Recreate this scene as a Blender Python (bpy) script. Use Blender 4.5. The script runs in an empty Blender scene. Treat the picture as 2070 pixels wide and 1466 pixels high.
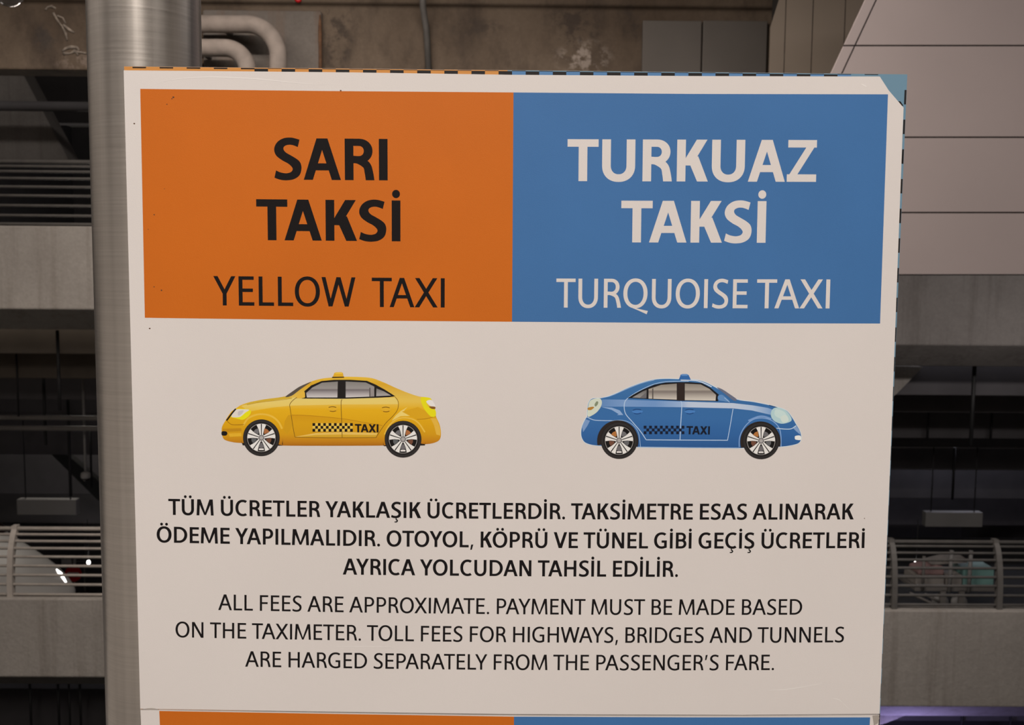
import bpy, bmesh, math, random
from mathutils import Vector, Matrix
from mathutils.geometry import delaunay_2d_cdt
random.seed(7)
sc = bpy.context.scene
col = sc.collection

# ------------------------------------------------------------------ camera
FPX, PCX, PCY = 2000.0, 1035.0, 733.0
YAW, PITCH, ROLL = -0.00953359, -0.08774042, 0.008302
EYE = Vector((0, 0, 1.6))
RC = (Matrix.Rotation(YAW, 3, 'Z') @ Matrix.Rotation(math.pi / 2 + PITCH, 3, 'X') @ Matrix.Rotation(ROLL, 3, 'Z'))
YS = 1.1619428                                       # distance of the sign's face
cam = bpy.data.cameras.new('camera')
cam.sensor_width = 36
cam.lens = FPX / 2070 * 36
cam.clip_start = 0.05
cam.dof.use_dof = True
cam.dof.focus_distance = 1.165
cam.dof.aperture_fstop = 14
camo = bpy.data.objects.new('camera', cam)
col.objects.link(camo)
camo.matrix_world = Matrix.Translation(EYE) @ RC.to_4x4()
sc.camera = camo

# ------------------------------------------------------------------ world, lights, exposure
world = bpy.data.worlds.new('world')
sc.world = world
world.use_nodes = True
bg = world.node_tree.nodes['Background']
bg.inputs[0].default_value = (0.9, 0.8, 0.72, 1)
bg.inputs[1].default_value = 0.02
sc.view_settings.view_transform = 'Standard'
sc.view_settings.look = 'None'
sc.view_settings.exposure = 0
sc.view_settings.gamma = 1
sc.view_settings.use_curve_mapping = False

def area(name, loc, sx, sy, power, color=(1, .86, .75), target=None):
    l = bpy.data.lights.new(name, 'AREA')
    l.shape = 'RECTANGLE'
    l.size, l.size_y, l.energy, l.color = sx, sy, power, color
    o = bpy.data.objects.new(name, l)
    o.location = loc
    if target is not None:
        d = Vector(target) - Vector(loc)
        o.rotation_euler = d.to_track_quat('-Z', 'Y').to_euler()
    col.objects.link(o)
    return o

area('canopy_lamp_and_fill', (-0.3, -2.2, 4.45), 0.35, 3.0, 208, (1, .895, .815))
area('canopy_lamp_and_fill', (2.6, -1.6, 4.45), 0.3, 2.4, 45, (1, .9, .83))
area('canopy_lamp_and_fill', (-3.0, -1.6, 4.45), 0.3, 2.4, 45, (1, .9, .83))
area('canopy_lamp_and_fill', (-6.3, 1.5, 4.45), 0.3, 6.0, 90, (1, .9, .83))  # added to light the left wall and brighten the post's left side
area('canopy_lamp_and_fill', (-1.5, 5.2, 4.45), 5.0, 0.3, 330, (1, .88, .79))
area('canopy_lamp_and_fill', (3.2, 3.0, 4.45), 2.0, 0.3, 60, (1, .88, .82))
area('slab_fill_light', (4.6, 6.9, 1.5), 3.5, 0.12, 34, (1, .92, .88), (4.6, 8.8, -.2))  # added light without a fixture, lifts the shaded right slab edges
area('bay_fill_light', (-4.6, 9.72, 1.22), 8.5, 0.05, 4.5, (1, .88, .76), (-4.6, 12, 0.2))  # added strips hidden behind the slab edges to brighten the bays
area('bay_fill_light', (5.0, 9.72, 0.95), 8.5, 0.05, 4.5, (.95, .92, 1), (5.0, 12, 0))
area('bay_fill_light', (-4.6, 9.72, -2.15), 8.5, 0.05, 6, (.95, .93, 1), (-4.6, 12, -3.2))
area('bay_fill_light', (5.0, 9.72, -2.45), 8.5, 0.05, 9, (.78, .68, 1), (5.0, 12, -3.4))
area('bay_fill_light', (-4.6, 9.3, 3.75), 8.5, 0.08, 12, (1, .92, .84), (-4.6, 12, 2.4))  # added behind the girder to brighten the upper left bay

def point(name, loc, power, color, r=.08):
    l = bpy.data.lights.new(name, 'POINT')
    l.energy, l.color, l.shadow_soft_size = power, color, r
    o = bpy.data.objects.new(name, l)
    o.location = loc
    col.objects.link(o)

point('garage_fill_light', (-6.0, 14.0, 0.6), 70, (1, .92, .82))  # unseen points added inside to lift the dark garage
point('garage_fill_light', (7.0, 14.2, 0.2), 50, (.86, .85, 1))
point('purple_lamp_light', (3.9, 9.15, -3.1), 26, (.5, .42, 1))
point('garage_fill_light', (-5.5, 12.0, -4.4), 12, (.85, .88, 1))

# ------------------------------------------------------------------ helpers
def at(px, py, Y):
    """point of the ray through a photograph pixel on the vertical plane y = Y"""
    d = RC @ Vector(((px - PCX) / FPX, -(py - PCY) / FPX, -1))
    return EYE + d * ((Y - EYE.y) / d.y)

def s2l(c):
    return tuple((v / 12.92 if v <= .04045 else ((v + .055) / 1.055) ** 2.4) for v in (x / 255 for x in c))

def tag(o, label=None, cat=None, group=None, kind=None):
    if label: o['label'] = label
    if cat: o['category'] = cat
    if group: o['group'] = group
    if kind: o['kind'] = kind
    return o

def empty(name, loc, label, cat, group=None):
    o = bpy.data.objects.new(name, None)
    o.empty_display_size = .05
    o.location = loc
    col.objects.link(o)
    return tag(o, label, cat, group)

def link(name, me, mat, parent=None):
    o = bpy.data.objects.new(name, me)
    if mat: me.materials.append(mat)
    col.objects.link(o)
    if parent:
        o.parent = parent
        p, off = parent, Vector((0, 0, 0))
        while p:
            off += p.location; p = p.parent
        o.location = -off                       # meshes are written in world coordinates
    return o

class MB:
    """collects shapes for ONE mesh object"""
    def __init__(s): s.bm = bmesh.new()
    def face(s, pts):
        try: return s.bm.faces.new([s.bm.verts.new(p) for p in pts])
        except ValueError: return None
    def box(s, a, b):
        x0, y0, z0 = [min(a[i], b[i]) for i in range(3)]
        x1, y1, z1 = [max(a[i], b[i]) for i in range(3)]
        return s.prism([(x0, z0), (x1, z0), (x1, z1), (x0, z1)], y0, y1)
    def prism(s, xz, y0, y1):
        """outline in x,z extruded from y0 (front) to y1"""
        f = [s.bm.verts.new((x, y0, z)) for x, z in xz]
        b = [s.bm.verts.new((x, y1, z)) for x, z in xz]
        n = len(xz)
        s.bm.faces.new(f); s.bm.faces.new(b[::-1])
        for i in range(n):
            j = (i + 1) % n
            s.bm.faces.new([f[j], f[i], b[i], b[j]])
        return s
    def prism_x(s, yz, x0, x1):
        f = [s.bm.verts.new((x0, y, z)) for y, z in yz]
        b = [s.bm.verts.new((x1, y, z)) for y, z in yz]
        n = len(yz)
        s.bm.faces.new(f); s.bm.faces.new(b[::-1])
        for i in range(n):
            j = (i + 1) % n
            s.bm.faces.new([f[j], f[i], b[i], b[j]])
        return s
    def tube(s, pts, r, seg=12, cap=True, radii=None):
        pts = [Vector(p) for p in pts]
        rings = []
        up = None
        for i, p in enumerate(pts):
            t = (pts[min(i + 1, len(pts) - 1)] - pts[max(i - 1, 0)]).normalized()
            if up is None:
                up = Vector((0, 0, 1)) if abs(t.z) < .9 else Vector((0, 1, 0))
            u = t.cross(up).normalized(); v = u.cross(t).normalized()
            up = v
            rr = radii[i] if radii else r
            rings.append([s.bm.verts.new(p + (u * math.cos(a) + v * math.sin(a)) * rr)
                          for a in (2 * math.pi * k / seg for k in range(seg))])
        for a, b in zip(rings, rings[1:]):
            for k in range(seg):
                f = s.bm.faces.new([a[k], a[(k + 1) % seg], b[(k + 1) % seg], b[k]]); f.smooth = True
        if cap:
            s.bm.faces.new(rings[0][::-1]); s.bm.faces.new(rings[-1])
        return s
    def lathe(s, prof, c, axis='z', seg=24):
        """profile of (radius, height) around an axis through c"""
        rings = []
        for r, h in prof:
            ring = []
            for k in range(seg):
                a = 2 * math.pi * k / seg
                x, y = r * math.cos(a), r * math.sin(a)
                p = {'z': (x, y, h), 'y': (x, h, y), 'x': (h, x, y)}[axis]
                ring.append(s.bm.verts.new((c[0] + p[0], c[1] + p[1], c[2] + p[2])))
            rings.append(ring)
        for a, b in zip(rings, rings[1:]):
            for k in range(seg):
                f = s.bm.faces.new([a[k], a[(k + 1) % seg], b[(k + 1) % seg], b[k]]); f.smooth = True
        s.bm.faces.new(rings[0][::-1]); s.bm.faces.new(rings[-1])
        return s
    def build(s, name, mat, parent=None, bevel=0):
        bmesh.ops.remove_doubles(s.bm, verts=s.bm.verts, dist=1e-6)
        bmesh.ops.recalc_face_normals(s.bm, faces=s.bm.faces)
        me = bpy.data.meshes.new(name)
        s.bm.to_mesh(me); s.bm.free()
        o = link(name, me, mat, parent)
        if bevel:
            m = o.modifiers.new('bevel', 'BEVEL'); m.width = bevel; m.segments = 2; m.limit_method = 'ANGLE'
        return o

# ------------------------------------------------------------------ materials
def node_mat(name):
    m = bpy.data.materials.new(name); m.use_nodes = True
    nt = m.node_tree
    return m, nt, nt.nodes['Principled BSDF']

def plain(name, c, rough=.6, metal=0, spec=.5, bump=0, bscale=200, vary=0.06, vscale=3):
    m, nt, b = node_mat(name)
    b.inputs['Roughness'].default_value = rough
    b.inputs['Metallic'].default_value = metal
    b.inputs['Specular IOR Level'].default_value = spec
    tc = nt.nodes.new('ShaderNodeTexCoord')
    n = nt.nodes.new('ShaderNodeTexNoise'); n.inputs['Scale'].default_value = vscale; n.inputs['Detail'].default_value = 5
    nt.links.new(tc.outputs['Object'], n.inputs['Vector'])
    r = nt.nodes.new('ShaderNodeValToRGB')
    r.color_ramp.elements[0].position = .3; r.color_ramp.elements[1].position = .7
    r.color_ramp.elements[0].color = tuple(x * (1 - vary) for x in c) + (1,)
    r.color_ramp.elements[1].color = tuple(min(1, x * (1 + vary)) for x in c) + (1,)
    nt.links.new(n.outputs['Fac'], r.inputs['Fac'])
    nt.links.new(r.outputs['Color'], b.inputs['Base Color'])
    if bump:
        n2 = nt.nodes.new('ShaderNodeTexNoise'); n2.inputs['Scale'].default_value = bscale
        nt.links.new(tc.outputs['Object'], n2.inputs['Vector'])
        bp = nt.nodes.new('ShaderNodeBump'); bp.inputs['Strength'].default_value = bump; bp.inputs['Distance'].default_value = .001
        nt.links.new(n2.outputs['Fac'], bp.inputs['Height'])
        nt.links.new(bp.outputs['Normal'], b.inputs['Normal'])
    return m

def concrete(name, c, c2, stain, stain_amt=.5, streak=(3, 3, .35), scale=1.5, rough=.85, spots=()):
    """cement with cloudy tone, run-down stains and pits"""
    m, nt, b = node_mat(name)
    b.inputs['Roughness'].default_value = rough
    b.inputs['Specular IOR Level'].default_value = .25
    tc = nt.nodes.new('ShaderNodeTexCoord')
    def noise(sc_, vec, det=6, rough_=.6):
        n = nt.nodes.new('ShaderNodeTexNoise'); n.inputs['Scale'].default_value = sc_
        n.inputs['Detail'].default_value = det; n.inputs['Roughness'].default_value = rough_
        nt.links.new(vec, n.inputs['Vector']); return n.outputs['Fac']
    def ramp(fac, p0, p1, c0, c1):
        r = nt.nodes.new('ShaderNodeValToRGB')
        r.color_ramp.elements[0].position, r.color_ramp.elements[1].position = p0, p1
        r.color_ramp.elements[0].color, r.color_ramp.elements[1].color = tuple(c0) + (1,), tuple(c1) + (1,)
        nt.links.new(fac, r.inputs['Fac']); return r.outputs['Color']
    def mix(fac, a, b_):
        x = nt.nodes.new('ShaderNodeMix'); x.data_type = 'RGBA'
        if hasattr(fac, 'links'): nt.links.new(fac, x.inputs[0])
        else: x.inputs[0].default_value = fac
        for v, k in ((a, 6), (b_, 7)):
            if isinstance(v, tuple): x.inputs[k].default_value = v + (1,)
            else: nt.links.new(v, x.inputs[k])
        return x.outputs[2]
    mp = nt.nodes.new('ShaderNodeMapping'); mp.inputs['Scale'].default_value = streak
    nt.links.new(tc.outputs['Object'], mp.inputs['Vector'])
    base = ramp(noise(scale, tc.outputs['Object']), .3, .7, c, c2)
    st = ramp(noise(1.6, mp.outputs['Vector'], 8, .65), .5, .72, (0, 0, 0), (stain_amt,) * 3)
    o = mix(st, base, tuple(stain))
    for ctr, rad, tone, sc_, lo, amt in spots:               # local patches of damp and lime
        mp2 = nt.nodes.new('ShaderNodeMapping'); mp2.vector_type = 'TEXTURE'
        mp2.inputs['Location'].default_value = ctr; mp2.inputs['Scale'].default_value = rad
        nt.links.new(tc.outputs['Object'], mp2.inputs['Vector'])
        ln = nt.nodes.new('ShaderNodeVectorMath'); ln.operation = 'LENGTH'
        nt.links.new(mp2.outputs[0], ln.inputs[0])
        fall = ramp(ln.outputs['Value'], .35, 1.0, (1, 1, 1), (0, 0, 0))
        sp_ = ramp(noise(sc_, tc.outputs['Object'], 7, .7), lo, lo + .09, (0, 0, 0), (amt,) * 3)
        ml = nt.nodes.new('ShaderNodeMix'); ml.data_type = 'RGBA'; ml.blend_type = 'MULTIPLY'; ml.inputs[0].default_value = 1
        nt.links.new(fall, ml.inputs[6]); nt.links.new(sp_, ml.inputs[7])
        o = mix(ml.outputs[2], o, tuple(tone))
    fine = ramp(noise(38, tc.outputs['Object'], 3, .7), .35, .7, (.84,) * 3, (1.1,) * 3)
    mm = nt.nodes.new('ShaderNodeMix'); mm.data_type = 'RGBA'; mm.blend_type = 'MULTIPLY'; mm.inputs[0].default_value = .5
    nt.links.new(o, mm.inputs[6]); nt.links.new(fine, mm.inputs[7])
    nt.links.new(mm.outputs[2], b.inputs['Base Color'])
    bp = nt.nodes.new('ShaderNodeBump'); bp.inputs['Strength'].default_value = .35; bp.inputs['Distance'].default_value = .02
    nt.links.new(noise(12, tc.outputs['Object'], 8, .7), bp.inputs['Height'])
    nt.links.new(bp.outputs['Normal'], b.inputs['Normal'])
    return m

WHITE = (.765, .745, .735)
ORANGE = (.635, .158, .009)
BLUE = (.055, .185, .455)
BLACK = (.009, .0075, .0085)
M = {}
M['sheet'] = plain('white_sheet', WHITE, .55, spec=.3, bump=.12, bscale=900, vary=.02, vscale=4)
M['orange'] = plain('orange_ink', ORANGE, .5, spec=.3, bump=.12, bscale=900, vary=.03, vscale=9)
M['blue'] = plain('blue_ink', BLUE, .5, spec=.3, bump=.12, bscale=900, vary=.03, vscale=9)
M['black'] = plain('black_ink', BLACK, .6, spec=.15, vary=.02)
M['white_ink'] = plain('white_ink', WHITE, .55, spec=.3, bump=.12, bscale=900, vary=.02)
M['dirt'] = plain('dirt', (.10, .045, .02), .8)
M['scratch'] = plain('scratch', (.86, .85, .84), .5)
M['gray_mark'] = plain('grey_mark', (.42, .39, .36), .7)
M['board_blue'] = plain('board_blue', (.16, .30, .42), .5, spec=.3)
M['board_edge'] = plain('board_edge', (.35, .33, .31), .5)
M['deck_dark'] = plain('deck_dark', (.022, .022, .024), .9)  # kept near black so the deck stays dark under the added light
M['rod'] = plain('black_rod', (.012, .012, .013), .6)
M['pipe'] = plain('grey_pipe', (.16, .15, .14), .6, vary=.15)
M['lagged'] = plain('lagged_pipe', (.25, .215, .19), .85, vary=.15, vscale=12, bump=.5, bscale=60)
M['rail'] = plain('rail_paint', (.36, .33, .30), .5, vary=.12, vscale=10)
M['rail_dim'] = plain('rail_paint_dim', (.105, .1, .094), .5, vary=.12, vscale=10)  # darker copy of the rail paint, dimness put into the colour
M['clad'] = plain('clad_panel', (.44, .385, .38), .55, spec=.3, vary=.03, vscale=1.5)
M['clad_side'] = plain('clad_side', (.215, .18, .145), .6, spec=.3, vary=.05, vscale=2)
M['seam'] = plain('dark_seam', (.03, .026, .024), .8)
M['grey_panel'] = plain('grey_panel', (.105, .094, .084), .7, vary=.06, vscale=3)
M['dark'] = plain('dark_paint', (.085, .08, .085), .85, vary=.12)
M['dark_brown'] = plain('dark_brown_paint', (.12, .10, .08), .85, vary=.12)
M['light_box'] = plain('sign_box_grey', (.24, .235, .23), .6)
M['silver'] = plain('silver_car_paint', (.48, .47, .45), .3, metal=.25, vary=.02)
M['rubber'] = plain('rubber', (.01, .01, .01), .7)
M['glass_dark'] = plain('dark_glass', (.01, .006, .006), .08)
M['red'] = plain('red_paint', (.6, .01, .016), .5)
M['white_paint'] = plain('white_paint', (.6, .58, .55), .5)
M['pink'] = plain('pink_cloth', (.30, .19, .185), .8, vary=.2, vscale=8)
M['crate'] = plain('grey_crate', (.27, .25, .23), .8, vary=.15, vscale=8)
M['teal'] = plain('turquoise_panel', (.17, .33, .31), .6, vary=.15, vscale=6)
M['chrome'] = plain('chrome', (.75, .75, .75), .12, metal=1)
SP = lambda px, py: tuple(at(px, py, 8.2))
M['conc_top'] = concrete('stained_concrete', (.085, .062, .044), (.15, .116, .086), (.035, .026, .022), .75, (1.6, 1.6, .8), 1.3, spots=(
    (SP(1165, 60), (.30, .6, .34), (.05, .038, .032), 7, .46, .8), (SP(1180, 118), (.26, .6, .17), (.36, .31, .27), 11, .50, .75),
    (SP(960, 55), (.30, .6, .10), (.05, .04, .034), 9, .48, .6), (SP(680, 70), (.2, .6, .5), (.04, .032, .028), 5, .48, .7), (SP(1290, 40), (.2, .6, .2), (.05, .04, .034), 8, .5, .6),
    (SP(90, 75), (.12, .6, .14), (.055, .048, .045), 6, .42, .7), (SP(160, 125), (.25, .6, .08), (.25, .20, .17), 14, .5, .6)))
M['conc'] = concrete('pale_concrete', (.27, .252, .232), (.33, .31, .285), (.18, .16, .14), .6, (5, 5, .25))
M['conc_block'] = concrete('grey_concrete', (.14, .125, .112), (.19, .172, .155), (.16, .085, .045), .5, (4, 4, .5), 2.5)
M['conc_dim'] = concrete('dim_concrete', (.15, .138, .13), (.20, .185, .175), (.10, .088, .08), .6, (6, 6, .3))  # darker copy of the pale concrete, shade put into its colour
M['paving'] = concrete('paving', (.25, .235, .22), (.33, .31, .29), (.16, .15, .14), .4)
M['render'] = plain('pale_render', (.42, .39, .36), .8, vary=.05)
M['rust'] = plain('rust', (.12, .06, .03), .9, vary=.35, vscale=25)
M['lime'] = plain('lime_deposit', (.24, .205, .17), .95, vary=.5, vscale=30)

def brushed(name):
    m, nt, b = node_mat(name)
    b.inputs['Metallic'].default_value = 1
    b.inputs['Anisotropic'].default_value = .7
    b.inputs['Anisotropic Rotation'].default_value = .25
    tan = nt.nodes.new('ShaderNodeTangent'); tan.direction_type = 'RADIAL'; tan.axis = 'Z'
    nt.links.new(tan.outputs[0], b.inputs['Tangent'])
    tc = nt.nodes.new('ShaderNodeTexCoord')
    def st(scale, det):
        mp = nt.nodes.new('ShaderNodeMapping'); mp.inputs['Scale'].default_value = scale
        nt.links.new(tc.outputs['Object'], mp.inputs['Vector'])
        n = nt.nodes.new('ShaderNodeTexNoise'); n.inputs['Scale'].default_value = 1; n.inputs['Detail'].default_value = det
        nt.links.new(mp.outputs[0], n.inputs['Vector']); return n.outputs['Fac']
    a = st((8, 8, 420), 4)                      # fine rings from the brushing
    v = st((110, 110, 1.2), 5)                  # long draw marks
    add = nt.nodes.new('ShaderNodeMath'); add.operation = 'ADD'
    nt.links.new(a, add.inputs[0]); nt.links.new(v, add.inputs[1])
    r = nt.nodes.new('ShaderNodeMapRange'); r.inputs[1].default_value = .7; r.inputs[2].default_value = 1.3
    r.inputs[3].default_value = .38; r.inputs[4].default_value = .46
    nt.links.new(add.outputs[0], r.inputs[0]); nt.links.new(r.outputs[0], b.inputs['Roughness'])
    cr_ = nt.nodes.new('ShaderNodeValToRGB')
    cr_.color_ramp.elements[0].position = .35; cr_.color_ramp.elements[1].position = .65
    cr_.color_ramp.elements[0].color = (.55, .53, .50, 1); cr_.color_ramp.elements[1].color = (.66, .635, .60, 1)
    hf = nt.nodes.new('ShaderNodeMath'); hf.operation = 'MULTIPLY'; hf.inputs[1].default_value = .5
    nt.links.new(add.outputs[0], hf.inputs[0]); nt.links.new(hf.outputs[0], cr_.inputs[0])
    nt.links.new(cr_.outputs[0], b.inputs['Base Color'])
    bp = nt.nodes.new('ShaderNodeBump'); bp.inputs['Strength'].default_value = .03; bp.inputs['Distance'].default_value = .001
    nt.links.new(a, bp.inputs['Height']); nt.links.new(bp.outputs[0], b.inputs['Normal'])
    return m
M['steel'] = brushed('brushed_steel')

m, nt, b = node_mat('printed_picture')
ca = nt.nodes.new('ShaderNodeVertexColor'); ca.layer_name = 'ink'
nt.links.new(ca.outputs['Color'], b.inputs['Base Color'])
b.inputs['Roughness'].default_value = .5; b.inputs['Specular IOR Level'].default_value = .3
M['print'] = m

m, nt, b = node_mat('clear_glass')
b.inputs['Transmission Weight'].default_value = 1; b.inputs['Roughness'].default_value = .05; b.inputs['IOR'].default_value = 1.45
M['glass'] = m

def glow(name, c, s):
    m, nt, b = node_mat(name)
    b.inputs['Emission Color'].default_value = tuple(c) + (1,); b.inputs['Emission Strength'].default_value = s
    b.inputs['Base Color'].default_value = (.8, .8, .8, 1)
    return m
M['white_glow'] = glow('bright_glow', (1, .95, .9), 6)  # one glow for the far lamp and for stand-in reflections

# ------------------------------------------------------------------ setting: forecourt under the canopy
def struct(o): o['kind'] = 'structure'; return o
struct(MB().box((-6, -7, -.3), (6, 2.6, 0)).build('floor', M['paving']))
struct(MB().box((-8.5, -7.2, 4.6), (9.5, 11.5, 4.9)).build('ceiling', M['render']))
struct(MB().box((-8.5, -7.2, -.3), (9.5, -7.0, 4.6)).build('wall_back', M['render']))  # unseen wall added so the post has something pale to reflect

struct(MB().box((-8.7, -7.2, -.3), (-8.5, 8.2, 4.6)).build('wall_left', M['render']))  # added out of view to reflect in the post's left side
struct(MB().box((9.5, -7.2, -.3), (9.7, 3.0, 4.6)).build('wall_right', M['render']))  # matching unseen wall, added for reflections in the post

# ------------------------------------------------------------------ setting: parking garage across the gap
YG = 8.8
def garage_edge(name, px0, px1, ytop, ybot, ylip, mat):
    """slab edge: upright face, then a face that slants in under it"""
    pm = (px0 + px1) / 2
    zt, zb, zl = at(pm, ytop, YG).z, at(pm, ybot, YG).z, at(pm, ylip, YG + .35).z
    x0, x1 = at(px0, ytop, YG).x, at(px1, ytop, YG).x
    return struct(MB().prism_x([(YG, zt), (YG, zb), (YG + .35, zl), (YG + .8, zl), (YG + .8, zl + .16), (YG + .13, zl + .16), (YG + .13, zt)], x0, x1)
                  .build(name, mat, bevel=.012))
garage_edge('upper_slab_edge', -300, 1000, 459, 627, 668, M['conc'])
garage_edge('lower_slab_edge', -300, 1000, 1212, 1370, 1384, M['conc'])
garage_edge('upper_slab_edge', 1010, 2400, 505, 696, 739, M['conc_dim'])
garage_edge('lower_slab_edge', 1010, 2400, 1234, 1428, 1447, M['conc'])
struct(MB().box((at(975, 800, YG).x, YG - .06, -7), (at(1035, 800, YG).x, YG + .7, 4.6)).build('garage_column', M['conc']))
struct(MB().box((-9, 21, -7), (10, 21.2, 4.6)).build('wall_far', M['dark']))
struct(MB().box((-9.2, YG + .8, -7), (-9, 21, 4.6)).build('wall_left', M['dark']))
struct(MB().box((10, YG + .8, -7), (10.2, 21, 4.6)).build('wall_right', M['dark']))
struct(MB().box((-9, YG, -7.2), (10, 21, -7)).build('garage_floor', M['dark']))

# downstand beams and service decks inside the garage, one behind the other
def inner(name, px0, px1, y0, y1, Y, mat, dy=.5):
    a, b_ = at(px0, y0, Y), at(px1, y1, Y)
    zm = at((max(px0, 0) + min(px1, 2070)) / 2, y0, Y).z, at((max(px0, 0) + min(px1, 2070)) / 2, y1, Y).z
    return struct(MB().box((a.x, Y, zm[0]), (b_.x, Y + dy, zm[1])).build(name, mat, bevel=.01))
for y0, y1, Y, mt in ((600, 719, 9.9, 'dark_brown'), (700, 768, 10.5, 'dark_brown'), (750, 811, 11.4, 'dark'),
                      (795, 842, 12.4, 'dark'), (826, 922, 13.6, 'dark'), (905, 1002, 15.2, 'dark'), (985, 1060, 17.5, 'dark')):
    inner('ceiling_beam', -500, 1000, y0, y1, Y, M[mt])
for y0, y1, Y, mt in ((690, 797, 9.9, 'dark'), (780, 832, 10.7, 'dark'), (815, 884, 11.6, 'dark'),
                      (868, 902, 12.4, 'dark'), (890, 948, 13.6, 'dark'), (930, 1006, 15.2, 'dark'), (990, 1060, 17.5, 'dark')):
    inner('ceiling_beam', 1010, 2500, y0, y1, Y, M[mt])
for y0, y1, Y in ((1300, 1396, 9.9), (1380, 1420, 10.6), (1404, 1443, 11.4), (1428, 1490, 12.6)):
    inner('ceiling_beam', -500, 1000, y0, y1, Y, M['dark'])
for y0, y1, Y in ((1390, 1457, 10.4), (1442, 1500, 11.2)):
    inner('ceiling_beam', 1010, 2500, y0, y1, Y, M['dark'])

# stained concrete girder along the top
YT = 8.2
zb = at(90, 141, YT).z
struct(MB().prism_x([(YT, zb), (YT + .28, zb), (YT + .28, 4.6), (YT - .05, 4.6), (YT - .05, at(900, 10, YT).z), (YT, at(900, 16, YT).z)],
                    at(-300, 60, YT).x, at(1800, 60, YT).x).build('concrete_girder', M['conc_top'], bevel=.015))
# raised grey pier beside the lagged pipes, rusty on its right corner
a, b_ = at(412, 20, YT), at(652, 20, YT)
pier = struct(MB().box((a.x, YT - .05, zb - .25), (b_.x, YT + .3, at(530, 20, YT - .05).z)).build('concrete_pier', M['conc_block'], bevel=.02))
mb = MB()
c0 = at(653, 24, YT - .06)
mb.tube([(b_.x - .012, YT - .051, at(650, y, YT - .05).z) for y in (30, 50, 75, 100, 130, 160)], .012, 8, radii=[.004, .013, .016, .013, .015, .012])
mb.build('rust_stain', M['rust'], pier)
# lime deposits that drip down the girder
def drip(pts, r, Y=YT):
    mb = MB()
    for ps in pts:
        P = [at(x, y, Y - .004) for x, y in ps]
        mb.tube(P, r, 6, radii=[r * random.uniform(.5, 1.2) for _ in P])
    return mb
gird = [o for o in col.objects if o.name == 'concrete_girder'][0]
d1 = drip([[(92, 20), (97, 14), (105, 13), (113, 17)], [(108, 26), (117, 42), (125, 52), (133, 68), (136, 82)], [(116, 32), (127, 36), (133, 48)],
           [(128, 50), (140, 60), (150, 66)], [(126, 104), (133, 98), (144, 95), (156, 96), (160, 102)], [(128, 108), (142, 108), (150, 104), (165, 106), (176, 108)],
           [(150, 100), (158, 112)]], .012)
d1.build('lime_drip', M['lime'], gird)
p = at(603, 6, YT - .052)
MB().lathe([(.004, 0), (.028, -.002), (.03, -.004), (.012, -.007)], (p.x, YT - .05, p.z + .03), axis='y', seg=9).build('paint_mark', M['red'], gird)

# grey conduit down the girder
o = MB().tube([at(852, -90, YT - .15), at(855, 14, YT - .15), at(862, 60, YT - .03), at(867, 150, YT - .03)], .026, 12).build('conduit', M['rail_dim'])
tag(o, 'grey vertical conduit on the stained girder right of the lagged pipes', 'pipe')

# two lagged pipe elbows
def elbow(name, y, xe, rad, label):
    Y = YT - .32
    p0 = at(275, y - 1, Y); pe = at(xe, y, Y)
    pts = [p0]
    n = 14
    for k in range(n + 1):
        a = math.pi / 2 * k / n
        pts.append(Vector((pe.x + rad * math.sin(a), Y, pe.z - rad * (1 - math.cos(a)))))
    pts.append(pts[-1] + Vector((0, 0, -.7)))
    # finer straight run, so the lagging rings show
    o = MB().tube(pts, .067, 20).build(name, M['lagged'])
    MB().box((pe.x - .22, Y + .05, pe.z - .03), (pe.x - .18, YT - .045, pe.z + .03)).build('pipe_bracket', M['pipe'], o)
    return tag(o, label, 'pipe', 'lagged pipes on the girder')
elbow('lagged_pipe', 49, 500, .235, 'upper and outer grey lagged pipe bending down beside steel post')
elbow('lagged_pipe', 97, 455, .17, 'lower and inner grey lagged pipe bending down beside steel post')

# two flat grey cover panels on the girder
for px0, px1, lab in ((1300, 1419, 'left one of two flat grey cover panels on the girder'),
                      (1422, 1552, 'right one of two flat grey cover panels beside the clad block')):
    a, b_ = at(px0, 41, YT - .05), at(px1, 41, YT - .05)
    o = MB().box((a.x, YT - .05, zb - .2), (b_.x, YT, a.z)).build('cover_panel', M['grey_panel'], bevel=.006)
    tag(o, lab, 'panel', 'grey cover panels on the girder')

# clad block at the right: flat panels in front, leaning left flank
YC, YB = 6.0, 6.45
ys_ = 0.08                                            # slight turn of the front, metres per metre
def cp(px, py):
    p = at(px, py, YC); p2 = at(px, py, YC + ys_ * (p.x - 2)); return p2
mb = MB()
slx = lambda y: 1760 - (y) * 70 / 150
bot = 556
def clad_poly(y0, y1, inset_l, px1=2500):
    return [cp(slx(y0) + inset_l, y0), cp(px1, y0), cp(px1, y1), cp(slx(y1) + inset_l, y1)]
def slab(mb, q, t):
    """quad pushed forward by t"""
    f = [mb.bm.verts.new(p + Vector((0, -t, 0))) for p in q]; k = [mb.bm.verts.new(p) for p in q]
    mb.bm.faces.new(f); mb.bm.faces.new(k[::-1])
    for i in range(4):
        j = (i + 1) % 4; mb.bm.faces.new([f[j], f[i], k[i], k[j]])
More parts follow.
